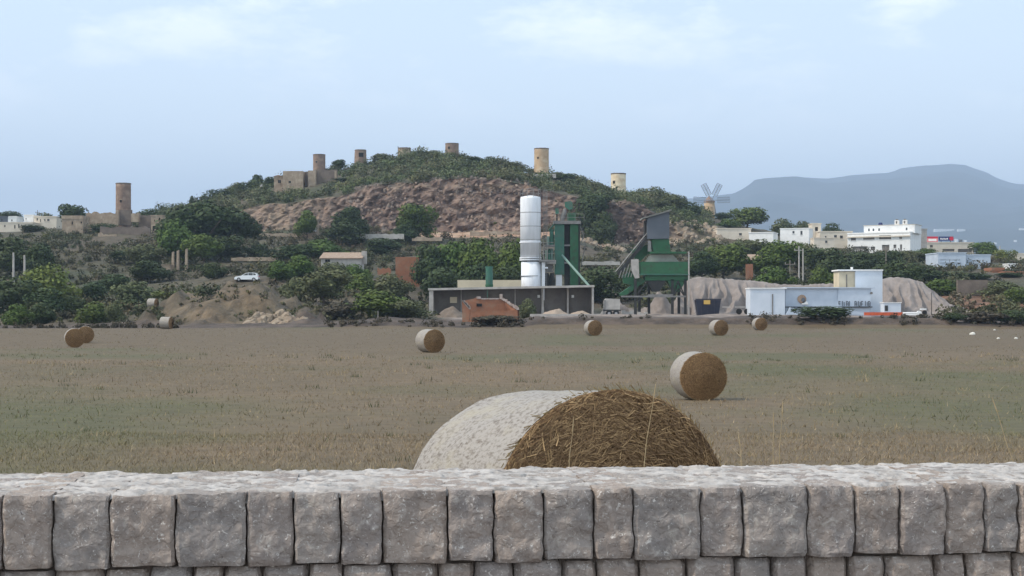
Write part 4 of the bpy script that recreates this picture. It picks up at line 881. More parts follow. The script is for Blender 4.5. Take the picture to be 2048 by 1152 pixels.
ruin_wall('sloping pale wall right of the two round pines', 824, 884, 472, 482, 366, .6, M['ruin'], 5, 10)
ruin_wall('pale foot wall below the cliff behind the white silo', 940, 1048, 461, 478, 392, .6, M['ruin'], 3, 11)
ruin_wall('grey wall edge above the trees right of the mixing tower', 1165, 1240, 522, 530, 296, .6, M['palecon'], 2, 12)
# --- small sheds on the slope
house('ruined_hut', 'little white walled ruin with two dark doorways under the cliff', 600, 634, 440, 384, 4, M['ruin'], [(604, 608, 445, 460), (613, 620, 445, 460)], winmat=M['dark'], vb=462)
MB().px(625, 632, 441, 463, 382.5, .5).build('white_pillar', M['whitepaint']); tag(COL.objects[-1], 'bright white pillar beside the little ruin under the cliff', 'pillar')
house('low_shed', 'low shed with a pale sloping roof right of the white car', 642, 722, 516, 285, 6, M['palecon'], [(650, 660, 519, 524)], roof='shed', cat='shed', winmat=M['dark'])
MB().px(723, 733, 502, 528, 287, .9).build('white_chimney', M['palecon']); tag(COL.objects[-1], 'pale chimney block beside the low shed', 'chimney')
house('brick_shed', 'orange brick shed wall on the slope left of the green pine row', 791, 838, 514, 275, 4, M['brick'], parapet=0, cat='shed', vb=548)
ruin_wall('small orange brick wall left of the orange shed', 755, 782, 535, 550, 270, .4, M['brick'], 4, 15)
MB().px(839, 843, 511, 540, 275.1, 2).build('pale_gatepost', M['palecon']); tag(COL.objects[-1], 'pale post at the right corner of the orange shed', 'post')
for k, u in enumerate((345, 355, 372)):
    MB().ppx([(u - 2.5, 540), (u + 2.5, 540), (u + 2, 503 + k * -3), (u - 1.5, 505 + k * -3)], 300, .8).build('stone_pillar', M['ruin']); tag(COL.objects[-1], ['left', 'middle', 'right'][k] + ' one of three pale stone pillars under the big pine', 'pillar', 'pillars under the big pine')
house('pale_hut', 'small pale hut left of the stone pillars under the big pine', 324, 340, 530, 298, 3, M['ruin'], cat='hut', vb=548, parapet=.1)
# --- mill towers
def mill(label, u0, u1, vt, vb, Y, mt, taper=.93, wins=(), broken=0, name='mill_tower', seed=0, rimdark=True):
    X = WX((u0 + u1) / 2, Y); s = Y / FPX; r1 = (u1 - u0) / 2 * s; z0 = min(gz(X, Y) - 1.5, WZ(vb, Y)); z1 = WZ(vt, Y); n = 40; m = 14; H = z1 - z0
    rt = empty(name, (X, Y, z0), label, 'tower'); rr = random.Random(seed)
    th = np.linspace(0, 2 * np.pi, n, endpoint=False); zs = np.linspace(0, 1, m)
    rtop = r1 * taper; V = []; jag = np.array([broken * abs(mnoise.noise(Vector((math.cos(a) * 2 + seed, math.sin(a) * 2, 1)))) for a in th])
    for q in zs:
        for a, j in zip(th, jag):
            rad = (r1 * (1 - q) + rtop * q) * (1 + .015 * mnoise.noise(Vector((math.cos(a) * 3, math.sin(a) * 3, q * 9 + seed)))); V.append((rad * math.cos(a), rad * math.sin(a), q * (H - j)))
    for q in (1., .6):
        for a, j in zip(th, jag): V.append((rtop * .78 * math.cos(a), rtop * .78 * math.sin(a), (H - j) if q == 1. else H * .55))
    Fs = []
    for i in range(m + 1):
        for k in range(n): Fs.append((i * n + k, i * n + (k + 1) % n, (i + 1) * n + (k + 1) % n, (i + 1) * n + k))
    link('shell', np_mesh('shell', V, Fs, mt, smooth=True), rt)
    if rimdark and not broken:
        MB().lathe([(rtop * 1.02, H - .35), (rtop * 1.035, H + .02), (rtop * .76, H + .03), (rtop * .76, H - .3)], 0, 0, n, cap=False).build('rim', M['ruindark'], rt, True)
    for ang, zc, ww, hh in wins:   # opening at an angle round the tower (0 = facing us)
        a = R(ang - 90); rad = (r1 + (rtop - r1) * zc / H) ; cx, cy = math.cos(a) * rad, math.sin(a) * rad; o = MB().box(-ww / 2, ww / 2, -.06, .3, -hh / 2, hh / 2).build('opening', M['dark'], rt, True); o.location = (cx, cy, zc); o.rotation_euler.z = R(ang)
        f = MB().box(-ww / 2 - .12, ww / 2 + .12, -.10, -.0, hh / 2, hh / 2 + .2).build('lintel', M['ruin'], o, True)
    return rt, r1, H
mill('tall brown stone mill tower standing alone at the left', 231.5, 262, 366.5, 450, 408, M['mill'], .97, [(-5, 9.3, .5, .7)], seed=1)
ruin_wall('buttress block at the foot of the tall left tower', 236, 262, 419, 450, 404, 1.5, M['ruindark'], 2, 21)
ruin_wall('pale strip of plaster wall on the left foot of the left tower', 231, 238, 420, 448, 403.5, 1.5, M['ruin'], 2, 22)
mill('mill tower with flat top standing behind the fort like ruin', 626, 651, 309, 345, 486, M['mill'], .97, [(-20, 6.0, .5, .6)], seed=2)
mt_, r_, H_ = mill('ruined mill tower with a hole through its top on the ridge', 708, 734, 300, 330, 490, M['mill'], .88, [(12, 5.2, 1.5, 1.4)], seed=3, rimdark=True)
mill('short mill stump half sunk in scrub on the ridge', 795.5, 822, 296, 318, 492, M['ruin'], .97, [], seed=4)
MB().px(816, 823, 292, 298, 492, 1.2).build('stump_shrub', M['leaf_dark']) if False else None
mill('mill tower on the hilltop, right of the sunken stump', 890, 918, 287, 318, 491, M['mill'], .95, [(-25, 5.0, .6, .8)], seed=5)
mill('tall orange tan mill tower on the hill behind the white silo', 1068, 1098, 297, 350, 480, M['millgold'], .97, [(-30, 7.4, .5, .5)], seed=6)
mill('pale golden mill tower at the right end of the hilltop', 1221.5, 1252, 347, 390, 470, M['millpale'], .97, [(-40, 5.7, .8, .8), (20, 1.9, 1.1, 1.0)], seed=7)
# --- fort-like ruin
house('fort_ruin', 'square walled tan ruin below the second mill tower', 566, 606, 342, 455, 6, M['ruin'], [(577, 582, 362, 366)], winmat=M['dark'], parapet=0, vb=380)
house('fort_ruin', 'pale narrow block in the middle of the fort ruin', 616, 631, 341, 456, 5, M['ruin'], [], parapet=0, vb=380)
ruin_wall('recessed brown wall between the two fort blocks', 604, 618, 343, 376, 459, 1, M['ruindark'], 1, 31)
ruin_wall('long grey brown wall forming the right end of the fort ruin', 631, 674, 339, 374, 459, 1.2, M['ruindark'], 2, 32)
ruin_wall('pale corner pier at the right end of the fort ruin', 669, 673, 341, 374, 457.5, 1, M['ruin'], 1, 33)
house('stone_shed', 'small dark roofed stone shed left of the fort ruin', 548, 566, 353, 458, 5, M['ruin'], [(556, 562, 360, 366)], roof='gable', winmat=M['dark'], cat='shed', vb=380)
ruin_wall('white stone speck wall among the shrubs left of the stone shed', 520, 525, 368, 374, 476, 1, M['palecon'], 1, 34)
ruin_wall('flat pale platform wall under the orange tan mill tower', 1066, 1112, 347, 356, 474, 3, M['palecon'], 1, 35)
ruin_wall('dark straight wall right of the pale golden mill', 1196, 1300, 388, 393, 463, 1, M['ruindark'], 1, 36)
# --- windmill with sails
Yw = 520; Xw = WX(1418.5, Yw); sw = Yw / FPX
wt = empty('windmill', (Xw, Yw, gz(Xw, Yw) - 1), 'windmill with pointed roof and pale sails in front of the blue mountain', 'windmill')
zt_ = WZ(404, Yw); z0 = gz(Xw, Yw) - 1; r0 = 11.5 * sw
MB().lathe([(r0, z0), (r0 * .97, (z0 + zt_) / 2), (r0 * .9, zt_)], Xw, Yw, 28).build('tower', M['millgold'], wt, smooth=True)
MB().lathe([(r0 * 1.0, zt_ - .1), (r0 * .98, zt_ + .15), (.05, WZ(391, Yw))], Xw, Yw, 28).build('roof', M['mill'], wt)
hub = Vector((Xw + .4, Yw - r0 - 1.2, WZ(402, Yw))); MB().bar((hub.x, hub.y + r0 + 1, hub.z), (hub.x, hub.y - .3, hub.z), .22, 10).build('axle', M['wood'], wt)
for ang in (2, 63, 117, 178):
    a = R(ang); d = Vector((math.cos(a), 0, math.sin(a))); p = Vector((-math.sin(a), 0, math.cos(a))); Lr = 36 * sw; wb = .95
    m = MB(); m.bar(hub + d * .2, hub + d * Lr, .13, 5)
    for s in (-1, 1): m.bar(hub + d * 2.0 + p * wb * s, hub + d * Lr + p * wb * s, .10, 4)
    for k in range(13): q = hub + d * (2.0 + (Lr - 2.0) * k / 12); m.bar(q - p * wb, q + p * wb, .07, 4)
    m.build('sail', M['sail'], wt)
    q = MB(); A = hub + d * 2.2 + Vector((0, .06, 0)); B = hub + d * Lr * .99 + Vector((0, .06, 0)); pw = p * wb * .9
    q.quad(tuple(A - pw), tuple(B - pw), tuple(B + pw), tuple(A + pw)); pass
MB().bar((Xw + r0 * .9, Yw + 1, zt_), (WX(1434, Yw), Yw + 2, WZ(431, Yw)), .12, 5).build('tail_pole', M['wood'], wt)
o = MB().box(-.4, .4, -.1, .2, 0, 1.8).build('door', M['dark'], wt, True); o.location = (0, -r0 * .985, 1.2)
# --- town at right
house('white_house', 'long low pale house with plain wall below the hill of trees', 1434, 1502, 458, 412, 7, M['beige'], [(1478, 1484, 466, 471)], vb=476)
house('white_house', 'white house with blank lit wall left of the grey posts', 1499, 1545, 466, 407, 7, M['whitepaint'], [], yaw=-20, vb=486)
house('white_house', 'white house with a small dark window among the trees', 1562, 1616, 458, 412, 7, M['whitepaint'], [(1585, 1589, 462, 467), (1600, 1604, 462, 470)], yaw=-20, vb=484)
house('beige_house', 'narrow beige block with an open dark window', 1624, 1642, 448, 425, 5, M['beige'], [(1630, 1636, 454, 462)], winmat=M['dark'], vb=480)
house('beige_house', 'long tan house with clay roof edge left of the big white building', 1640, 1705, 464, 420, 7, M['beige'], [(1668, 1674, 470, 475), (1680, 1686, 471, 477), (1650, 1653, 472, 478)], vb=492)
house('tan_house', 'low tan house wall in front of the clay roofed row', 1628, 1668, 477, 404, 5, M['beige'], [(1650, 1655, 481, 486)], vb=495)
rt, hw, H = house('white_building', 'large bright white three storey building in the town', 1702, 1812, 467, 410, 11, M['whitepaint'],
    [(1708, 1717, 474, 480), (1730, 1750, 472, 479), (1758, 1779, 471, 479), (1793, 1798, 472, 479), (1711, 1737, 492, 499), (1743, 1751, 493, 500), (1763, 1776, 490, 500), (1783, 1788, 490, 497), (1794.5, 1798, 490, 501)], yaw=-30, vb=512, winmat=M['shutter'], parapet=.35)
s = 410 / FPX
def loc_(u): return (u - 1757) * s / math.cos(R(30))
MB().box(loc_(1727), loc_(1816), 2.2, 9, H + .01, H + 17 * s).build('upper_storey', M['whitepaint'], rt, True)
MB().box(loc_(1726), loc_(1817), 2.1, 9.1, H + 17 * s + .003, H + 17.8 * s).build('cornice', M['beige'], rt, True)
for u in (1736, 1744, 1754, 1802): MB().box(loc_(u) - .2, loc_(u) + .2, 2.15, 2.19, H + 6 * s, H + 11 * s).build('small_window', M['glass'], rt, True)
MB().box(-hw - .1, hw + .1, -.5, -.13, H - 1.0, H - .7).build('balcony_ledge', M['beige'], rt, True)
for k, u in enumerate((1783, 1797)):
    tw = MB().box(loc_(u) - .55, loc_(u) + .55, 3, 4.1, H + 17.8 * s + .003, H + 27 * s).build('roof_turret', M['whitepaint'], rt, True); MB().box(loc_(u) - .2, loc_(u) + .2, 2.94, 2.99, H + 20 * s, H + 25 * s).build('arch', M['shutter'], tw, True); MB().box(loc_(u) - .3, loc_(u) + .3, 3.2, 3.8, H + 27 * s + .003, H + 29 * s).build('cap', M['shutter'], tw, True)
MB().lathe([(.5, H + 17.8 * s + .003), (.6, H + 20 * s), (.5, H + 23 * s), (.1, H + 23.5 * s)], loc_(1753), 4, 12).build('water_tank', M['navy'], rt, True)
house('grey_building', 'plain grey rendered block joined to the right of the big white building', 1812, 1854, 459, 418, 9, M['palecon'], [(1832, 1834, 471, 473)], vb=512)
rt, hw, H = house('beige_building', 'long beige flat roofed building under the advertising boards', 1850, 1948, 486, 440, 9, M['beige'], [(1885, 1909, 498, 503), (1916, 1944, 498, 505), (1860, 1866, 490, 495)], vb=512, winmat=M['shutter'])
Yb = 445
t = root_px('advertising_board', 1866, Yb, 'pink and red advertising board on the beige roof, left one', 'billboard')
MB().px(1854, 1876, 476.5, 484, Yb, .2).build('panel', M['pink'], t); MB().px(1854, 1876, 473, 476.3, Yb, .2).build('top_band', M['red'], t); MB().px(1857, 1873, 478, 482, Yb - .05, .04).build('white_lettering', M['whitepaint'], t); MB().px(1857, 1858, 484.2, 490, Yb, .2).px(1871, 1872, 484.2, 490, Yb, .2).build('post', M['steel'], t)
t = root_px('advertising_board', 1892, Yb, 'navy advertising board with white lettering and red disc, right one', 'billboard')
MB().px(1877.5, 1907, 473, 481.5, Yb, .2).build('panel', M['navy'], t); x, z = WX(1903, Yb), WZ(477, Yb); MB().bar((x, Yb - .01, z), (x, Yb - .1, z), .62, 18).build('red_disc', M['red'], t)
m = MB()
for k in range(5): m.px(1881 + k * 3.1, 1883 + k * 3.1, 476 + (k % 2), 479, Yb - .05, .04)
m.build('white_lettering', M['whitepaint'], t); MB().px(1882, 1883, 481.7, 490, Yb, .2).px(1901, 1902, 481.7, 490, Yb, .2).build('post', M['steel'], t)
for k, u in enumerate((1913, 1922, 1931)):
    MB().px(u - 2.5, u + 2.5, 478 + k, 487, 443, .8).build('roof_unit', M['cabin'] if k % 2 else M['bluewhite']); tag(COL.objects[-1], ['left', 'middle', 'right'][k] + ' one of three small units on the beige roof', 'roof unit', 'units on the beige roof')
house('blue_shed', 'pale blue and white metal shed front below the beige building', 1876, 1932, 507, 335, 10, M['bluewhite'], [(1880, 1920, 519, 524)], cat='shed', vb=534, winmat=M['panel'])
house('grey_shed', 'light grey metal shed with tall wall right of the pale blue one', 1932.5, 1981, 511, 337, 10, M['bluewhite'], [(1962, 1975, 531, 540)], cat='shed', vb=545, winmat=M['dark'])
house('orange_shed', 'low orange walled shed with white roof edge at right', 1984, 2008, 541, 316, 5, M['brick'], cat='shed', vb=556, parapet=.6)
house('white_house', 'little white house near the right edge under green trees', 2018, 2034, 529, 335, 5, M['whitepaint'], [(2022, 2025, 534, 539)], vb=550)
house('beige_house', 'small beige house at the right edge above the orange walls', 2034, 2062, 508, 420, 6, M['beige'], [(2040, 2043, 514, 518)], vb=530)
house('tan_house', 'low reddish tan wall house at the right edge', 2010, 2050, 545, 312, 5, M['brick'], [(2022, 2026, 549, 553)], cat='house', vb=560, winmat=M['dark'])
house('dark_shed', 'little shed with dark open front and pale roof right of the pale rocks', 1496, 1526, 519, 330, 4, M['ruindark'], [(1498, 1522, 521, 530)], cat='shed', winmat=M['dark'], roof='shed')
MB().px(1492, 1506, 528, 560, 300, .5).build('earth_pier', M['brick']); tag(COL.objects[-1], 'narrow reddish wall between the trees right of the green bin', 'wall')
# --- poles
def pole(label, u, v0, v1, Y, r, arm=0, mt='wood'):
    t = root_px('utility_pole', u, Y, label, 'pole'); X = WX(u, Y); z = gz(X, Y)
    MB().bar((X, Y, min(z, WZ(v1, Y)) - .2), (X, Y, WZ(v0, Y)), r, 8, r * .7).build('shaft', M[mt], t)
    if arm:
        c = MB().box(X - arm, X + arm, Y - .08, Y + .08, WZ(v0, Y) - .9, WZ(v0, Y) - .75).build('crossarm', M[mt], t)
        for s in (-1, 1): sub(MB().bar((X + s * arm * .9, Y, WZ(v0, Y) - .75), (X + s * arm * .9, Y, WZ(v0, Y) - .45), .06, 6), 'insulator', M['palecon'], t, c)
pole('left one of the twin grey poles before the trees at right', 1598, 492, 560, 290, .17, .9, 'palecon')
pole('right one of the twin grey poles before the trees at right', 1606, 497, 562, 290, .17, 0, 'palecon')
pole('thin grey pole left of the twin poles', 1580, 520, 560, 288, .12, 1.0, 'wood')
pole('left one of two pale posts among dark trees at the left edge', 27, 505, 555, 262, .22, 0, 'palecon')
pole('right one of two pale posts among dark trees at the left edge', 49, 510, 558, 260, .22, 0, 'palecon')
pole('thin pole in front of the big white building', 1772, 492, 560, 300, .12, .7, 'wood')
pole('pale post near the right edge against the far plain', 2000, 492, 512, 400, .2, 0, 'palecon')
pole('small pole above the flat house in the left hamlet', 75, 420, 436, 440, .1, .6, 'steel')
pole('thin dark stake on top of the right gravel bank', 1863, 585, 630, 218, .06, 0, 'steel')
pole('thin pale stake in front of the big green bush', 756, 622, 650, 193, .05, 0, 'palecon')
# ------------------------------------------------------------------ vegetation
def leaf_cloud(lobes, n, size, r, squash=1., flat=.35):
    """quads spread over and inside a set of lobes (x,y,z,rad)"""
    L = np.array(lobes, float); wgt = L[:, 3] ** 2; pick = r.choice(len(L), n, p=wgt / wgt.sum()); l = L[pick]
    d = r.normal(size=(n, 3)); d /= np.linalg.norm(d, axis=1, keepdims=True)
    rad = l[:, 3] * np.where(r.random(n) < .78, r.uniform(.82, 1.10, n), r.uniform(.35, .85, n)) * (1 + .18 * vnoise(d[:, 0] * 3 + pick * 9, d[:, 1] * 3, d[:, 2] * 3))
    P = l[:, :3] + d * rad[:, None] * np.array([1, 1, squash])
    nrm = d + r.normal(0, .36, (n, 3)); nrm /= np.linalg.norm(nrm, axis=1, keepdims=True)
    a = np.cross(nrm, r.normal(size=(n, 3))); a /= np.linalg.norm(a, axis=1, keepdims=True); b = np.cross(nrm, a)
    s = size * r.uniform(.55, 1.35, n)[:, None]; a = a * s; b = b * s * r.uniform(.45, .9, n)[:, None]
    V = np.stack([P - a - b * .3, P - b, P + a + b * .2, P + b], 1)
    return V.reshape(-1, 3), np.arange(n * 4).reshape(-1, 4)
def trunk_mesh(name, h, r0, limbs, rr):
    m = MB(); bend = rr.uniform(-.06, .06)
    m.tube([(0, 0, -.08), (bend * .4, 0, h * .4), (bend, bend * .3, h)], [r0, r0 * .8, r0 * .5], 7)
    for k in range(limbs):
        a = 2 * math.pi * k / limbs + rr.random(); L = rr.uniform(.2, .36)
        m.tube([(bend * .8, 0, h * rr.uniform(.7, .95)), (bend + math.cos(a) * L * .5, math.sin(a) * L * .5, h + .12), (bend + math.cos(a) * L, math.sin(a) * L, h + rr.uniform(.2, .34))], [r0 * .5, r0 * .35, r0 * .12], 5)
    me = bpy.data.meshes.new(name); me.from_pydata(m.v, [], m.f); me.update(); me.materials.append(M['bark']); return me
TEMPL = {}
def template(key, matname, kind, n, size, seed):
    r = np.random.default_rng(seed); rr = random.Random(seed); lobes = []
    if kind == 'pine':       # bare lower trunk, uneven cushions
        th = .42
        for k in range(9): a = rr.random() * 6.283; q = rr.uniform(.12, .34); lobes.append((math.cos(a) * q, math.sin(a) * q, rr.uniform(.46, .84), rr.uniform(.13, .22)))
        lobes += [(0, 0, .8, .19), (.05, -.05, .62, .26)]
    elif kind == 'round':
        th = .25
        for k in range(11): a = rr.random() * 6.283; q = rr.uniform(.1, .33); lobes.append((math.cos(a) * q, math.sin(a) * q, rr.uniform(.3, .8), rr.uniform(.14, .23)))
        lobes += [(0, 0, .5, .32), (0, 0, .75, .22)]
    elif kind == 'lean':     # wide crown swept to one side
        th = .35
        for k in range(12): t_ = k / 11; lobes.append((-.36 + .72 * t_, rr.uniform(-.2, .2), .62 + .18 * math.sin(t_ * 3) + rr.uniform(-.14, .14), rr.uniform(.12, .2)))
        lobes += [(-.1, 0, .66, .22), (.15, 0, .6, .2)]
    else:                    # bush, foliage down to the ground
        th = .15
        for k in range(11): a = rr.random() * 6.283; q = rr.uniform(.1, .38); lobes.append((math.cos(a) * q, math.sin(a) * q, rr.uniform(.12, .66), rr.uniform(.14, .26)))
        lobes += [(0, 0, .35, .34), (0, 0, .66, .26)]
    V, Fs = leaf_cloud(lobes, n, size, r)
    top = V[:, 2].max(); V[:, 2] *= 1.0 / top; wdt = np.percentile(np.abs(V[:, 0]), 99.3); V[:, :2] *= .5 / wdt
    TEMPL[key] = (np_mesh('crown', V, Fs, M[matname]), trunk_mesh('trunk', th, .035 if kind != 'bush' else .02, 4, rr))
for mname, short in (('leaf_pine', 'pine'), ('leaf_dark', 'dark'), ('leaf_olive', 'olive'), ('leaf_light', 'light'), ('leaf_dry', 'dry')):
    for j in range(2):
        template(short + '_bush%d' % j, mname, 'bush', 3400, .035, 10 + j + len(TEMPL)); template(short + '_round%d' % j, mname, 'round', 4200, .033, 30 + j + len(TEMPL))
        if short in ('pine', 'dark'): template(short + '_pine%d' % j, mname, 'pine', 4600, .032, 50 + j + len(TEMPL)); template(short + '_lean%d' % j, mname, 'lean', 5200, .030, 70 + j + len(TEMPL))
TN = [0]
def tree(key, u, vt, wpx, Y, label, group=None, name=None):
    TN[0] += 1; i = TN[0]; crown, trunk = TEMPL[key + str(i % 2)]; X = WX(u, Y); z = gz(X, Y); H = max(1.0, WZ(vt, Y) - z); Wd = wpx * Y / FPX
    kind = key.split('_')[1]; nm = name or ('pine_tree' if kind in ('pine', 'lean') else 'shrub' if kind == 'bush' else 'tree')
    rt = empty(nm, (X, Y, z), label, 'shrub' if nm == 'shrub' else 'tree', group)
    c = link('crown', crown, rt); t_ = link('trunk', trunk, rt)
    rz = (i * 2.399) % 6.283 if kind != 'lean' else (0 if i % 2 else .35)
    for o in (c, t_): o.scale = (Wd, Wd, H); o.rotation_euler.z = rz
    return rt
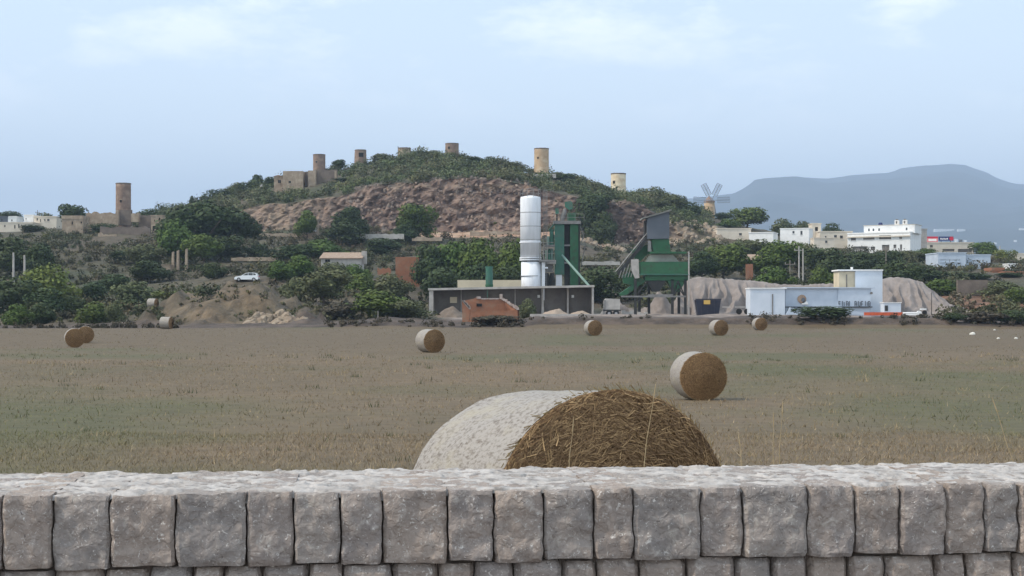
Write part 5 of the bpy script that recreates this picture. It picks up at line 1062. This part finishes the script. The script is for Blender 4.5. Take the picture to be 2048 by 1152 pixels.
T = [
 # left
 ('dark_round', 148, 405, 62, 404, 'dark round tree rising behind the cube house'),
 ('dark_round', 28, 472, 100, 300, 'dark tree at the left edge above the two pale posts'),
 ('dark_round', 84, 482, 66, 296, 'dark tree right of the two pale posts'),
 ('dark_bush', 62, 448, 52, 412, 'dark shrub clump below the hamlet houses'),
 ('light_bush', 106, 524, 112, 238, 'bright yellow green rounded shrub at the left'),
 ('dark_bush', 18, 548, 100, 226, 'dark shrub mass at the left edge under the posts'),
 ('dark_bush', 98, 572, 90, 222, 'dark shrub under the bright yellow green one'),
 ('pine_bush', 34, 606, 62, 204, 'low green shrub at the field edge on the far left'),
 ('dark_bush', 82, 604, 66, 208, 'low dark shrub at the field edge below the bright shrub'),
 ('pine_bush', 190, 602, 74, 206, 'low green shrub at the field edge left of the far bales'),
 ('dark_bush', 140, 588, 60, 224, 'dark shrub right of the low dark field edge shrub'),
 ('olive_bush', 232, 604, 44, 203, 'small yellowish shrub at the field edge near the far bales'),
 ('dark_bush', 228, 545, 80, 262, 'dark shrub in the middle of the left slope'),
 ('olive_bush', 270, 560, 96, 232, 'big grey green shrub behind the far bales'),
 ('olive_round', 292, 486, 84, 318, 'olive tree left of the big pine'),
 ('dark_bush', 190, 560, 70, 246, 'dark shrub between the bright shrub and the grey green shrub'),
 ('dark_round', 250, 500, 60, 330, 'dark tree below the ruined walls of the left tower'),
 ('light_bush', 352, 592, 84, 214, 'yellow green shrub on the left flank of the earth mound'),
 ('olive_bush', 400, 570, 60, 226, 'olive shrub on the upper left of the earth mound'),
 ('dark_lean', 404, 396, 176, 335, 'largest pine with swept crown at the left foot of the hill'),
 ('dark_lean', 462, 412, 118, 341, 'dark pine crown at the right side of the largest pine'),
 ('pine_round', 352, 436, 80, 322, 'green pine below the left of the largest pine'),
 ('pine_pine', 408, 466, 84, 312, 'pointed green pine under the largest pine crown'),
 ('dark_round', 440, 470, 90, 330, 'dark shaded tree under the right of the largest pine'),
 ('dark_bush', 425, 522, 60, 268, 'dark shrub left of the white car'),
 ('dark_round', 300, 520, 80, 285, 'dark tree left of the three stone pillars'),
 ('pine_bush', 556, 520, 66, 262, 'green shrub right of the white car'),
 ('pine_round', 600, 508, 70, 268, 'tall green shrub between the white car and the low shed'),
 ('olive_bush', 596, 552, 74, 236, 'olive shrub above the pale rocks of the mound'),
 ('olive_round', 648, 538, 96, 224, 'tall olive shrub right of the earth mound'),
 ('dark_round', 586, 486, 80, 318, 'dark tree on the slope above the white car'),
 ('pine_round', 644, 476, 94, 326, 'green tree above the low shed roof'),
 ('dark_bush', 520, 486, 66, 336, 'dark shrub above the long terrace wall'),
 ('dark_round', 700, 412, 76, 374, 'round dark pine in front of the left of the quarry cliff'),
 ('pine_round', 838, 405, 78, 380, 'round pine in front of the middle of the quarry cliff'),
 ('pine_round', 614, 418, 44, 381, 'small round pine above the little white ruin'),
 ('dark_bush', 684, 362, 40, 452, 'dark shrub under the right end of the fort ruin'),
 ('dark_bush', 762, 474, 80, 356, 'dark shrub under the pale retaining wall'),
 ('olive_bush', 690, 505, 60, 300, 'olive shrub behind the low shed roof'),
 ('pine_bush', 720, 545, 80, 246, 'green shrub below the low shed'),
 ('olive_bush', 780, 545, 90, 246, 'olive shrub below the orange brick shed'),
 ('dark_bush', 700, 440, 90, 371, 'dark shrub at the foot of the left round pine'),
 ('dark_bush', 808, 446, 60, 375, 'dark shrub at the foot of the middle round pine'),
 ('olive_bush', 664, 522, 76, 270, 'olive shrub in front of the low shed wall, left one'),
 ('pine_bush', 708, 526, 60, 268, 'green shrub in front of the low shed wall, right one'),
 # row behind the bays
 ('dark_round', 862, 486, 74, 268, 'leftmost tree of the green row left of the silo'),
 ('pine_round', 906, 478, 84, 270, 'second tree from the left in the green row left of the silo'),
 ('pine_round', 962, 474, 92, 268, 'third tree from the left in the green row left of the silo'),
 ('pine_round', 1018, 476, 76, 266, 'tree of the green row right beside the white silo'),
 ('dark_bush', 886, 528, 90, 250, 'dark shrub below the left of the green row'),
 ('dark_bush', 955, 522, 90, 252, 'dark shrub behind the green pipe'),
 ('dark_bush', 1010, 528, 80, 250, 'dark shrub between the green pipe and the silo'),
 ('pine_bush', 748, 578, 140, 204, 'big green shrub at the field edge left of the brick ruin'),
 ('olive_bush', 818, 598, 92, 203, 'olive shrub between the big green shrub and the bays'),
 ('dry_bush', 672, 604, 90, 204, 'brown dry shrub right of the pale rocks'),
 ('dry_bush', 990, 629, 112, 181, 'dry dark weeds in front of the brick ruin'),
 ('olive_bush', 1056, 596, 44, 214, 'olive weed clump between the brick ruin and the sand heaps'),
 ('dark_bush', 1198, 528, 108, 262, 'dark shrub mass right of the mixing tower'),
 ('dark_bush', 1258, 530, 80, 268, 'dark shrub behind the conveyor of the green bin'),
 ('dark_pine', 1186, 384, 66, 412, 'dark tree growing down the cliff edge behind the mixing tower'),
 ('dark_bush', 1208, 420, 56, 402, 'dark ivy like shrub on the cliff behind the mixing tower'),
 ('dark_bush', 1168, 398, 60, 409, 'dark shrub at the cliff top left of the hanging dark tree'),
 ('dark_bush', 1198, 440, 60, 399, 'dark shrub at the foot of the cliff left of the rubble'),
 # right
 ('dark_round', 1405, 500, 70, 300, 'dark tree right of the green bin'),
 ('pine_round', 1446, 484, 90, 306, 'green tree above the left gravel bank'),
 ('olive_round', 1498, 478, 80, 345, 'pale olive tree left of the pale town houses'),
 ('pine_round', 1546, 480, 96, 306, 'broad green tree left of the twin poles'),
 ('pine_bush', 1545, 530, 90, 268, 'green shrub above the white site hut'),
 ('olive_round', 1600, 484, 70, 322, 'olive tree behind the twin poles'),
 ('dark_round', 1662, 494, 92, 296, 'dark tree left of the tall white block'),
 ('pine_bush', 1640, 532, 66, 268, 'green shrub left of the tall white block'),
 ('dark_round', 1722, 502, 88, 306, 'dark tree below the big white building'),
 ('dark_round', 1770, 498, 70, 312, 'dark tree in front of the thin pole'),
 ('dark_bush', 1794, 516, 80, 272, 'dark shrub above the right gravel bank'),
 ('olive_round', 1818, 500, 60, 350, 'olive shrub at the foot of the grey block'),
 ('pine_round', 1850, 496, 70, 372, 'green tree in front of the beige building'),
 ('dark_bush', 1848, 528, 86, 290, 'dark shrub left of the pale blue shed'),
 ('dark_bush', 1906, 541, 96, 290, 'dark shrub in front of the pale blue shed'),
 ('dark_bush', 1950, 546, 70, 292, 'dark shrub in front of the grey metal shed'),
 ('pine_bush', 1884, 556, 84, 250, 'green shrub on top of the red earth bank'),
 ('pine_round', 1968, 482, 56, 430, 'dark green tree right of the beige building'),
 ('light_bush', 2006, 498, 48, 398, 'light green tree above the orange shed'),
 ('dark_bush', 2020, 545, 60, 300, 'dark shrub below the orange shed'),
 ('olive_bush', 2000, 560, 80, 244, 'olive shrub at the right end of the grey wall'),
 ('pine_bush', 2036, 572, 70, 226, 'green shrub at the right edge above the dark hedge'),
 ('dark_bush', 1648, 611, 104, 179, 'dark shrub in front of the long shed'),
 ('dark_bush', 1905, 626, 60, 179, 'dark weeds at the foot of the right gravel bank'),
 ('dry_bush', 1962, 622, 96, 180, 'brown dry scrub at the field edge far right'),
 ('dark_bush', 2028, 618, 90, 180, 'dark scrub at the field edge on the right margin'),
 # ridge
 ('dark_round', 512, 348, 28, 482, 'small dark tree on the skyline left of the stone shed'),
 ('dark_round', 676, 318, 34, 488, 'dark tree on the skyline right of the second mill tower'),
 ('dark_bush', 384, 390, 12, 482, 'narrow dark shrub on the left skyline, left one'),
 ('dark_bush', 409, 386, 12, 482, 'narrow dark shrub on the left skyline, right one'),
 ('dark_bush', 500, 362, 40, 480, 'dark shrub under the small skyline tree'),
 ('dark_bush', 840, 302, 60, 490, 'dark shrub crown on the very top of the hill'),
 ('olive_bush', 904, 304, 34, 486, 'olive shrub at the foot of the hilltop mill'),
 ('dark_bush', 980, 312, 40, 486, 'dark shrub on the skyline between the hilltop mill and the orange tan mill'),
 ('olive_bush', 1030, 322, 56, 484, 'olive shrub on the skyline left of the orange tan mill'),
 ('dark_bush', 1140, 346, 60, 478, 'dark shrub right of the orange tan mill'),
 ('olive_bush', 1186, 362, 50, 470, 'olive shrub left of the pale golden mill'),
 ('olive_bush', 1312, 372, 60, 462, 'olive shrub right of the dark straight wall'),
 ('olive_bush', 1342, 386, 64, 452, 'olive shrub above the grey cabin roof'),
 ('dark_bush', 1376, 402, 60, 450, 'dark shrub right of the grey cabin'),
 ('olive_bush', 1320, 400, 40, 440, 'olive shrub left above the grey cabin roof'),
 ('dark_bush', 1408, 428, 44, 470, 'dark shrub at the foot of the windmill'),
 ('dark_bush', 1445, 424, 40, 490, 'dark shrub right of the windmill foot'),
 ('pine_round', 1494, 412, 74, 474, 'broad green pine right of the windmill'),
 ('pine_bush', 1456, 436, 50, 462, 'green shrub between the windmill and the broad pine'),
 ('olive_bush', 1566, 436, 60, 468, 'olive shrub on the skyline right of the broad pine'),
 ('olive_bush', 1604, 440, 40, 470, 'olive shrub on the skyline left of the narrow beige block'),
 ('dark_bush', 1664, 444, 50, 470, 'dark shrub on the skyline right of the narrow beige block'),
 ('olive_bush', 762, 306, 44, 488, 'olive shrub on the skyline between the holed mill and the sunken stump'),
 ('olive_bush', 866, 300, 40, 489, 'olive shrub on the skyline left of the hilltop mill'),
 ('dark_bush', 948, 312, 44, 488, 'dark shrub on the skyline just right of the hilltop mill'),
 ('olive_bush', 1006, 318, 40, 486, 'olive shrub on the skyline midway to the orange tan mill'),
 ('olive_bush', 1116, 343, 44, 478, 'olive shrub touching the right foot of the orange tan mill'),
 ('olive_bush', 1162, 350, 44, 474, 'olive shrub on the skyline midway between the two golden mills'),
 ('dark_bush', 1206, 370, 36, 470, 'dark shrub at the left foot of the pale golden mill'),
 ('olive_bush', 1284, 376, 44, 466, 'olive shrub behind the dark straight wall'),
 ('dark_bush', 446, 376, 50, 484, 'dark shrub on the left skyline below the small skyline tree'),
 ('olive_bush', 474, 364, 44, 484, 'olive shrub on the left skyline between two dark ones'),
 ('dark_bush', 540, 352, 36, 480, 'dark shrub on the skyline touching the stone shed'),
 ('dark_bush', 185, 430, 36, 412, 'dark shrub behind the tan wall of the left tower'),
 ('dark_bush', 207, 445, 44, 394, 'dark shrub before the tan wall left of the left tower'),
 ('olive_bush', 90, 425, 60, 470, 'olive shrub line behind the left hamlet'),
 ('dark_bush', 22, 421, 70, 470, 'dark shrub line on the skyline at the left edge'),
 ('dark_bush', 300, 416, 60, 440, 'dark shrub on the skyline right of the left tower'),
]
for row in T: tree(row[0], *row[1:6])
# --- scrub that reads as one mass
def scrub(name, label, mt, cand, accept, s0, s1, per, leaf, seed):
    r = np.random.default_rng(seed); Vs = []; Cs = []; X = r.uniform(cand[0], cand[1], cand[4]); Y = r.uniform(cand[2], cand[3], cand[4])
    ok = accept(X, Y, r); X, Y = X[ok], Y[ok]; Z = hill_z(X, Y)
    for x, y, z in zip(X, Y, Z):
        s = r.uniform(s0, s1) * (1 + .6 * (r.random() < .15)); k = max(2, int(3 * s)); lob = [(r.uniform(-.5, .5) * s, r.uniform(-.4, .4) * s, r.uniform(.25, .6) * s, r.uniform(.35, .6) * s) for _ in range(k)]
        V, _f = leaf_cloud(lob, int(per * s), leaf, r); Vs.append(V + np.array([x, y, z - .1])); tn = r.uniform(.55, 1.35); Cs.append(np.tile(tn * np.array([r.uniform(.88, 1.12), 1, r.uniform(.85, 1.1)]), (len(V), 1)))
    V = np.concatenate(Vs); o = link(name, np_mesh(name, V, np.arange(len(V)).reshape(-1, 4), mt, np.concatenate(Cs))); tag(o, label, kind='stuff'); return len(X)
def uv(X, Y): return 1024 + FPX * X / Y
def acc_top(X, Y, r):
    u = uv(X, Y); c = cliffness(X, Y); return ~((u > 545) & (u < 680) & (Y > 436) & (Y < 470)) & (c < .15) & (u > 270) & (u < 1420) & (r.random(len(X)) < .35 + .6 * (fbm(X * .06, Y * .06, 4, 2) > -.2))
scrub('hilltop_scrub', 'grey green maquis scrub covering the top of the hill', M['leaf_scrub'], (-120, 70, 413, 500, 2000), acc_top, .7, 2.7, 56, .27, 3)
def acc_low(X, Y, r):
    u = uv(X, Y); yard = (u > 850) & (Y < 250) & ((u < 1885) | (Y < 200)); return (cliffness(X, Y) < .1) & ~yard & (u > -40) & (u < 2090) & ((np.abs(X - WX(500, 208)) > np.where(Y < 232, 10, 0)) | (r.random(len(X)) < .35)) & (fbm(X * .05, Y * .05, 8, 3) > -.45) & ~((Y > 388) & (u > 850) & (u < 1060)) & ~((np.abs(u - 494) < 48) & (Y > 198) & (Y < 268))
scrub('slope_scrub', 'low olive scrub and weeds over the lower slopes', M['leaf_scrub2'], (-150, 150, 196, 408, 6400), acc_low, .5, 1.8, 46, .24, 4)
def acc_edge(X, Y, r):
    u = uv(X, Y); return (u > -40) & (u < 2090) & ((u < 360) | (u > 640)) & ~((u > 1060) & (u < 1600) & (r.random(len(X)) < .75))
scrub('field_edge_weeds', 'dark weeds along the far edge of the field', M['leaf_dry'], (-80, 80, 176.8, 181, 420), acc_edge, .25, .75, 90, .12, 5)
def acc_cliff(X, Y, r): return (cliffness(X, Y) > .3) & (r.random(len(X)) < .5)
scrub('cliff_scrub', 'sparse small shrubs clinging to the quarry cliff', M['leaf_scrub2'], (-75, 45, 404, 420, 130), acc_cliff, .3, .7, 60, .2, 6)

def acc_mound(X, Y, r): return (np.abs(X - WX(480, 208)) < 13) & (r.random(len(X)) < .8)
scrub('mound_weeds', 'sparse dry weeds over the brown earth mound', M['leaf_dry2'], (WX(380, 208), WX(640, 208), 194, 226, 230), acc_mound, .15, .6, 90, .12, 7)
# --- stubble and grass of the field
def blades(name, label, Y0, Y1, n, h0, h1, wd, seed, greenf, drymul=1.):
    r = np.random.default_rng(seed); Y = np.sqrt(r.uniform(Y0 ** 2, Y1 ** 2, n)); X = (r.random(n) - .5) * .74 * Y; Z = field_z(X, Y)
    g = green_amt(X, Y); g = np.where(r.random(n) < .25, r.random(n) * .6, g)
    h = r.uniform(h0, h1, n) * (1 + 1.2 * (r.random(n) < .04)); a = r.random(n) * 6.283; w2 = wd * r.uniform(.6, 1.4, n); lean = r.normal(0, 1.0, n) * h; la = r.random(n) * 6.283
    B1 = np.stack([X + np.cos(a) * w2, Y + np.sin(a) * w2, Z - .01], 1); B2 = np.stack([X - np.cos(a) * w2, Y - np.sin(a) * w2, Z - .01], 1); Tp = np.stack([X + np.cos(la) * lean, Y + np.sin(la) * lean, Z + h], 1)
    tone = r.random((n, 1)); dry = (np.array([.21, .145, .088]) * (1 - tone) + np.array([.42, .315, .19]) * tone ** 1.3) * drymul; gr = np.array([.13, .135, .056]) * (1 - tone) + np.array([.20, .20, .092]) * tone
    c = dry * (1 - g[:, None]) + gr * g[:, None]
    tag(link(name, np_mesh(name, np.stack([B1, B2, Tp], 1).reshape(-1, 3), np.arange(n * 3).reshape(-1, 3), M['straw_stub'], np.repeat(c, 3, 0))), label, kind='stuff')
blades('near_stubble', 'pale stubble and green regrowth in the near field', 9, 30, 60000, .015, .075, .006, 21, .5)
blades('mid_stubble', 'stubble across the middle of the field', 30, 75, 34000, .02, .08, .012, 22, .45)
blades('far_stubble', 'fine stubble of the far field', 75, 176, 20000, .02, .07, .03, 23, .2, .85)
r = np.random.default_rng(77); nt_ = 230; cy = np.sqrt(r.uniform(17 ** 2, 85 ** 2, nt_)); cx = (r.random(nt_) - .5) * .72 * cy; Vs = []; Cs = []
for x, y in zip(cx, cy):
    k = int(r.integers(8, 20)); sp = r.uniform(.05, .16) * (1 + y / 60); hh = r.uniform(.06, .17) * (1 + y / 110); px_ = x + r.normal(0, sp, k); py_ = y + r.normal(0, sp, k); pz = field_z(px_, py_); a = r.random(k) * 6.283; wv = .004 * (1 + y / 25); la = r.random(k) * 6.283; ln = r.uniform(.1, .7, k) * hh
    Vs.append(np.stack([np.stack([px_ + np.cos(a) * wv, py_ + np.sin(a) * wv, pz - .01], 1), np.stack([px_ - np.cos(a) * wv, py_ - np.sin(a) * wv, pz - .01], 1), np.stack([px_ + np.cos(la) * ln, py_ + np.sin(la) * ln, pz + hh * r.uniform(.5, 1.1, k)], 1)], 1).reshape(-1, 3))
    base = np.array([.38, .29, .17]) if r.random() < .55 else np.array([.10, .105, .05]); Cs.append(np.repeat(base * r.uniform(.7, 1.2, (k, 1)), 3, 0))
V = np.concatenate(Vs); tag(link('weed_tufts', np_mesh('weed_tufts', V, np.arange(len(V)).reshape(-1, 3), M['straw_stub'], np.concatenate(Cs))), 'scattered pale and green weed tufts in the field', kind='stuff')
# --- single tall dry stems just behind the wall
for k, (u0, v0, u1, v1, Y, r_, lab) in enumerate(((1287, 962, 1312, 803, 5.9, .0022, 'tall dry grass stem leaning right across the nearest bale'), (1139, 962, 1147, 872, 5.9, .0018, 'thin short dry stem before the middle of the nearest bale'),
        (1562, 962, 1573, 838, 6.2, .002, 'dry grass stem with seed head right of the nearest bale'), (1553, 962, 1556, 860, 6.1, .0018, 'shorter dry stem left beside the seed headed one'), (2046, 962, 2012, 832, 6.0, .0022, 'dry stem leaning left near the right edge'),
        (1493, 962, 1488, 900, 6.4, .002, 'low broken dry stem right of the nearest bale'))):
    A = Vector((WX(u0, Y), Y, WZ(v0, Y) - .9)); B = Vector((WX(u1, Y), Y + .1, WZ(v1, Y))); Bz = Vector((A.x, Y, gz(A.x, Y)))
    t_ = empty('dry_grass_stem', Bz, lab, 'grass stem', 'dry stems behind the wall')
    A = Vector((WX(u0, Y) - (WX(u1, Y) - WX(u0, Y)) * .8, Y, Bz.z - .02)); mid = Vector((WX(u0, Y), Y + .03, WZ(v0, Y)))
    MB().tube([A, (A + mid) / 2 + Vector((.01, 0, 0)), mid, (mid + B) / 2 + Vector((-.006, 0, 0)), B], [r_ * 1.2, r_ * 1.1, r_, r_ * .85, r_ * .5], 6).build('stalk', M['straw_pale'], t_)
    d = (B - mid).normalized()
    h = MB()
    h.tube([B, B + d * .02, B + d * .05, B + d * .075], [r_ * .5, r_ * 1.3, r_ * 1.0, r_ * .2], 6)
    h.build('seed_head', M['straw_pale'], t_)
# ------------------------------------------------------------------ haze
hb = MB().box(-15000, 15000, -300, 15000, -12, 1160)
hz = hb.build('haze', bpy.data.materials.new('haze_air')); hm = hz.data.materials[0]; hm.use_nodes = True
hm.node_tree.nodes.clear(); ho = hm.node_tree.nodes.new('ShaderNodeOutputMaterial'); hv = hm.node_tree.nodes.new('ShaderNodeVolumePrincipled')
hv.inputs['Color'].default_value = (.60, .76, 1.0, 1); hv.inputs['Density'].default_value = .00015; hv.inputs['Anisotropy'].default_value = 0
hm.node_tree.links.new(hv.outputs[0], ho.inputs['Volume'])
tag(hz, 'thin blue air between the hill and the mountain', kind='stuff')
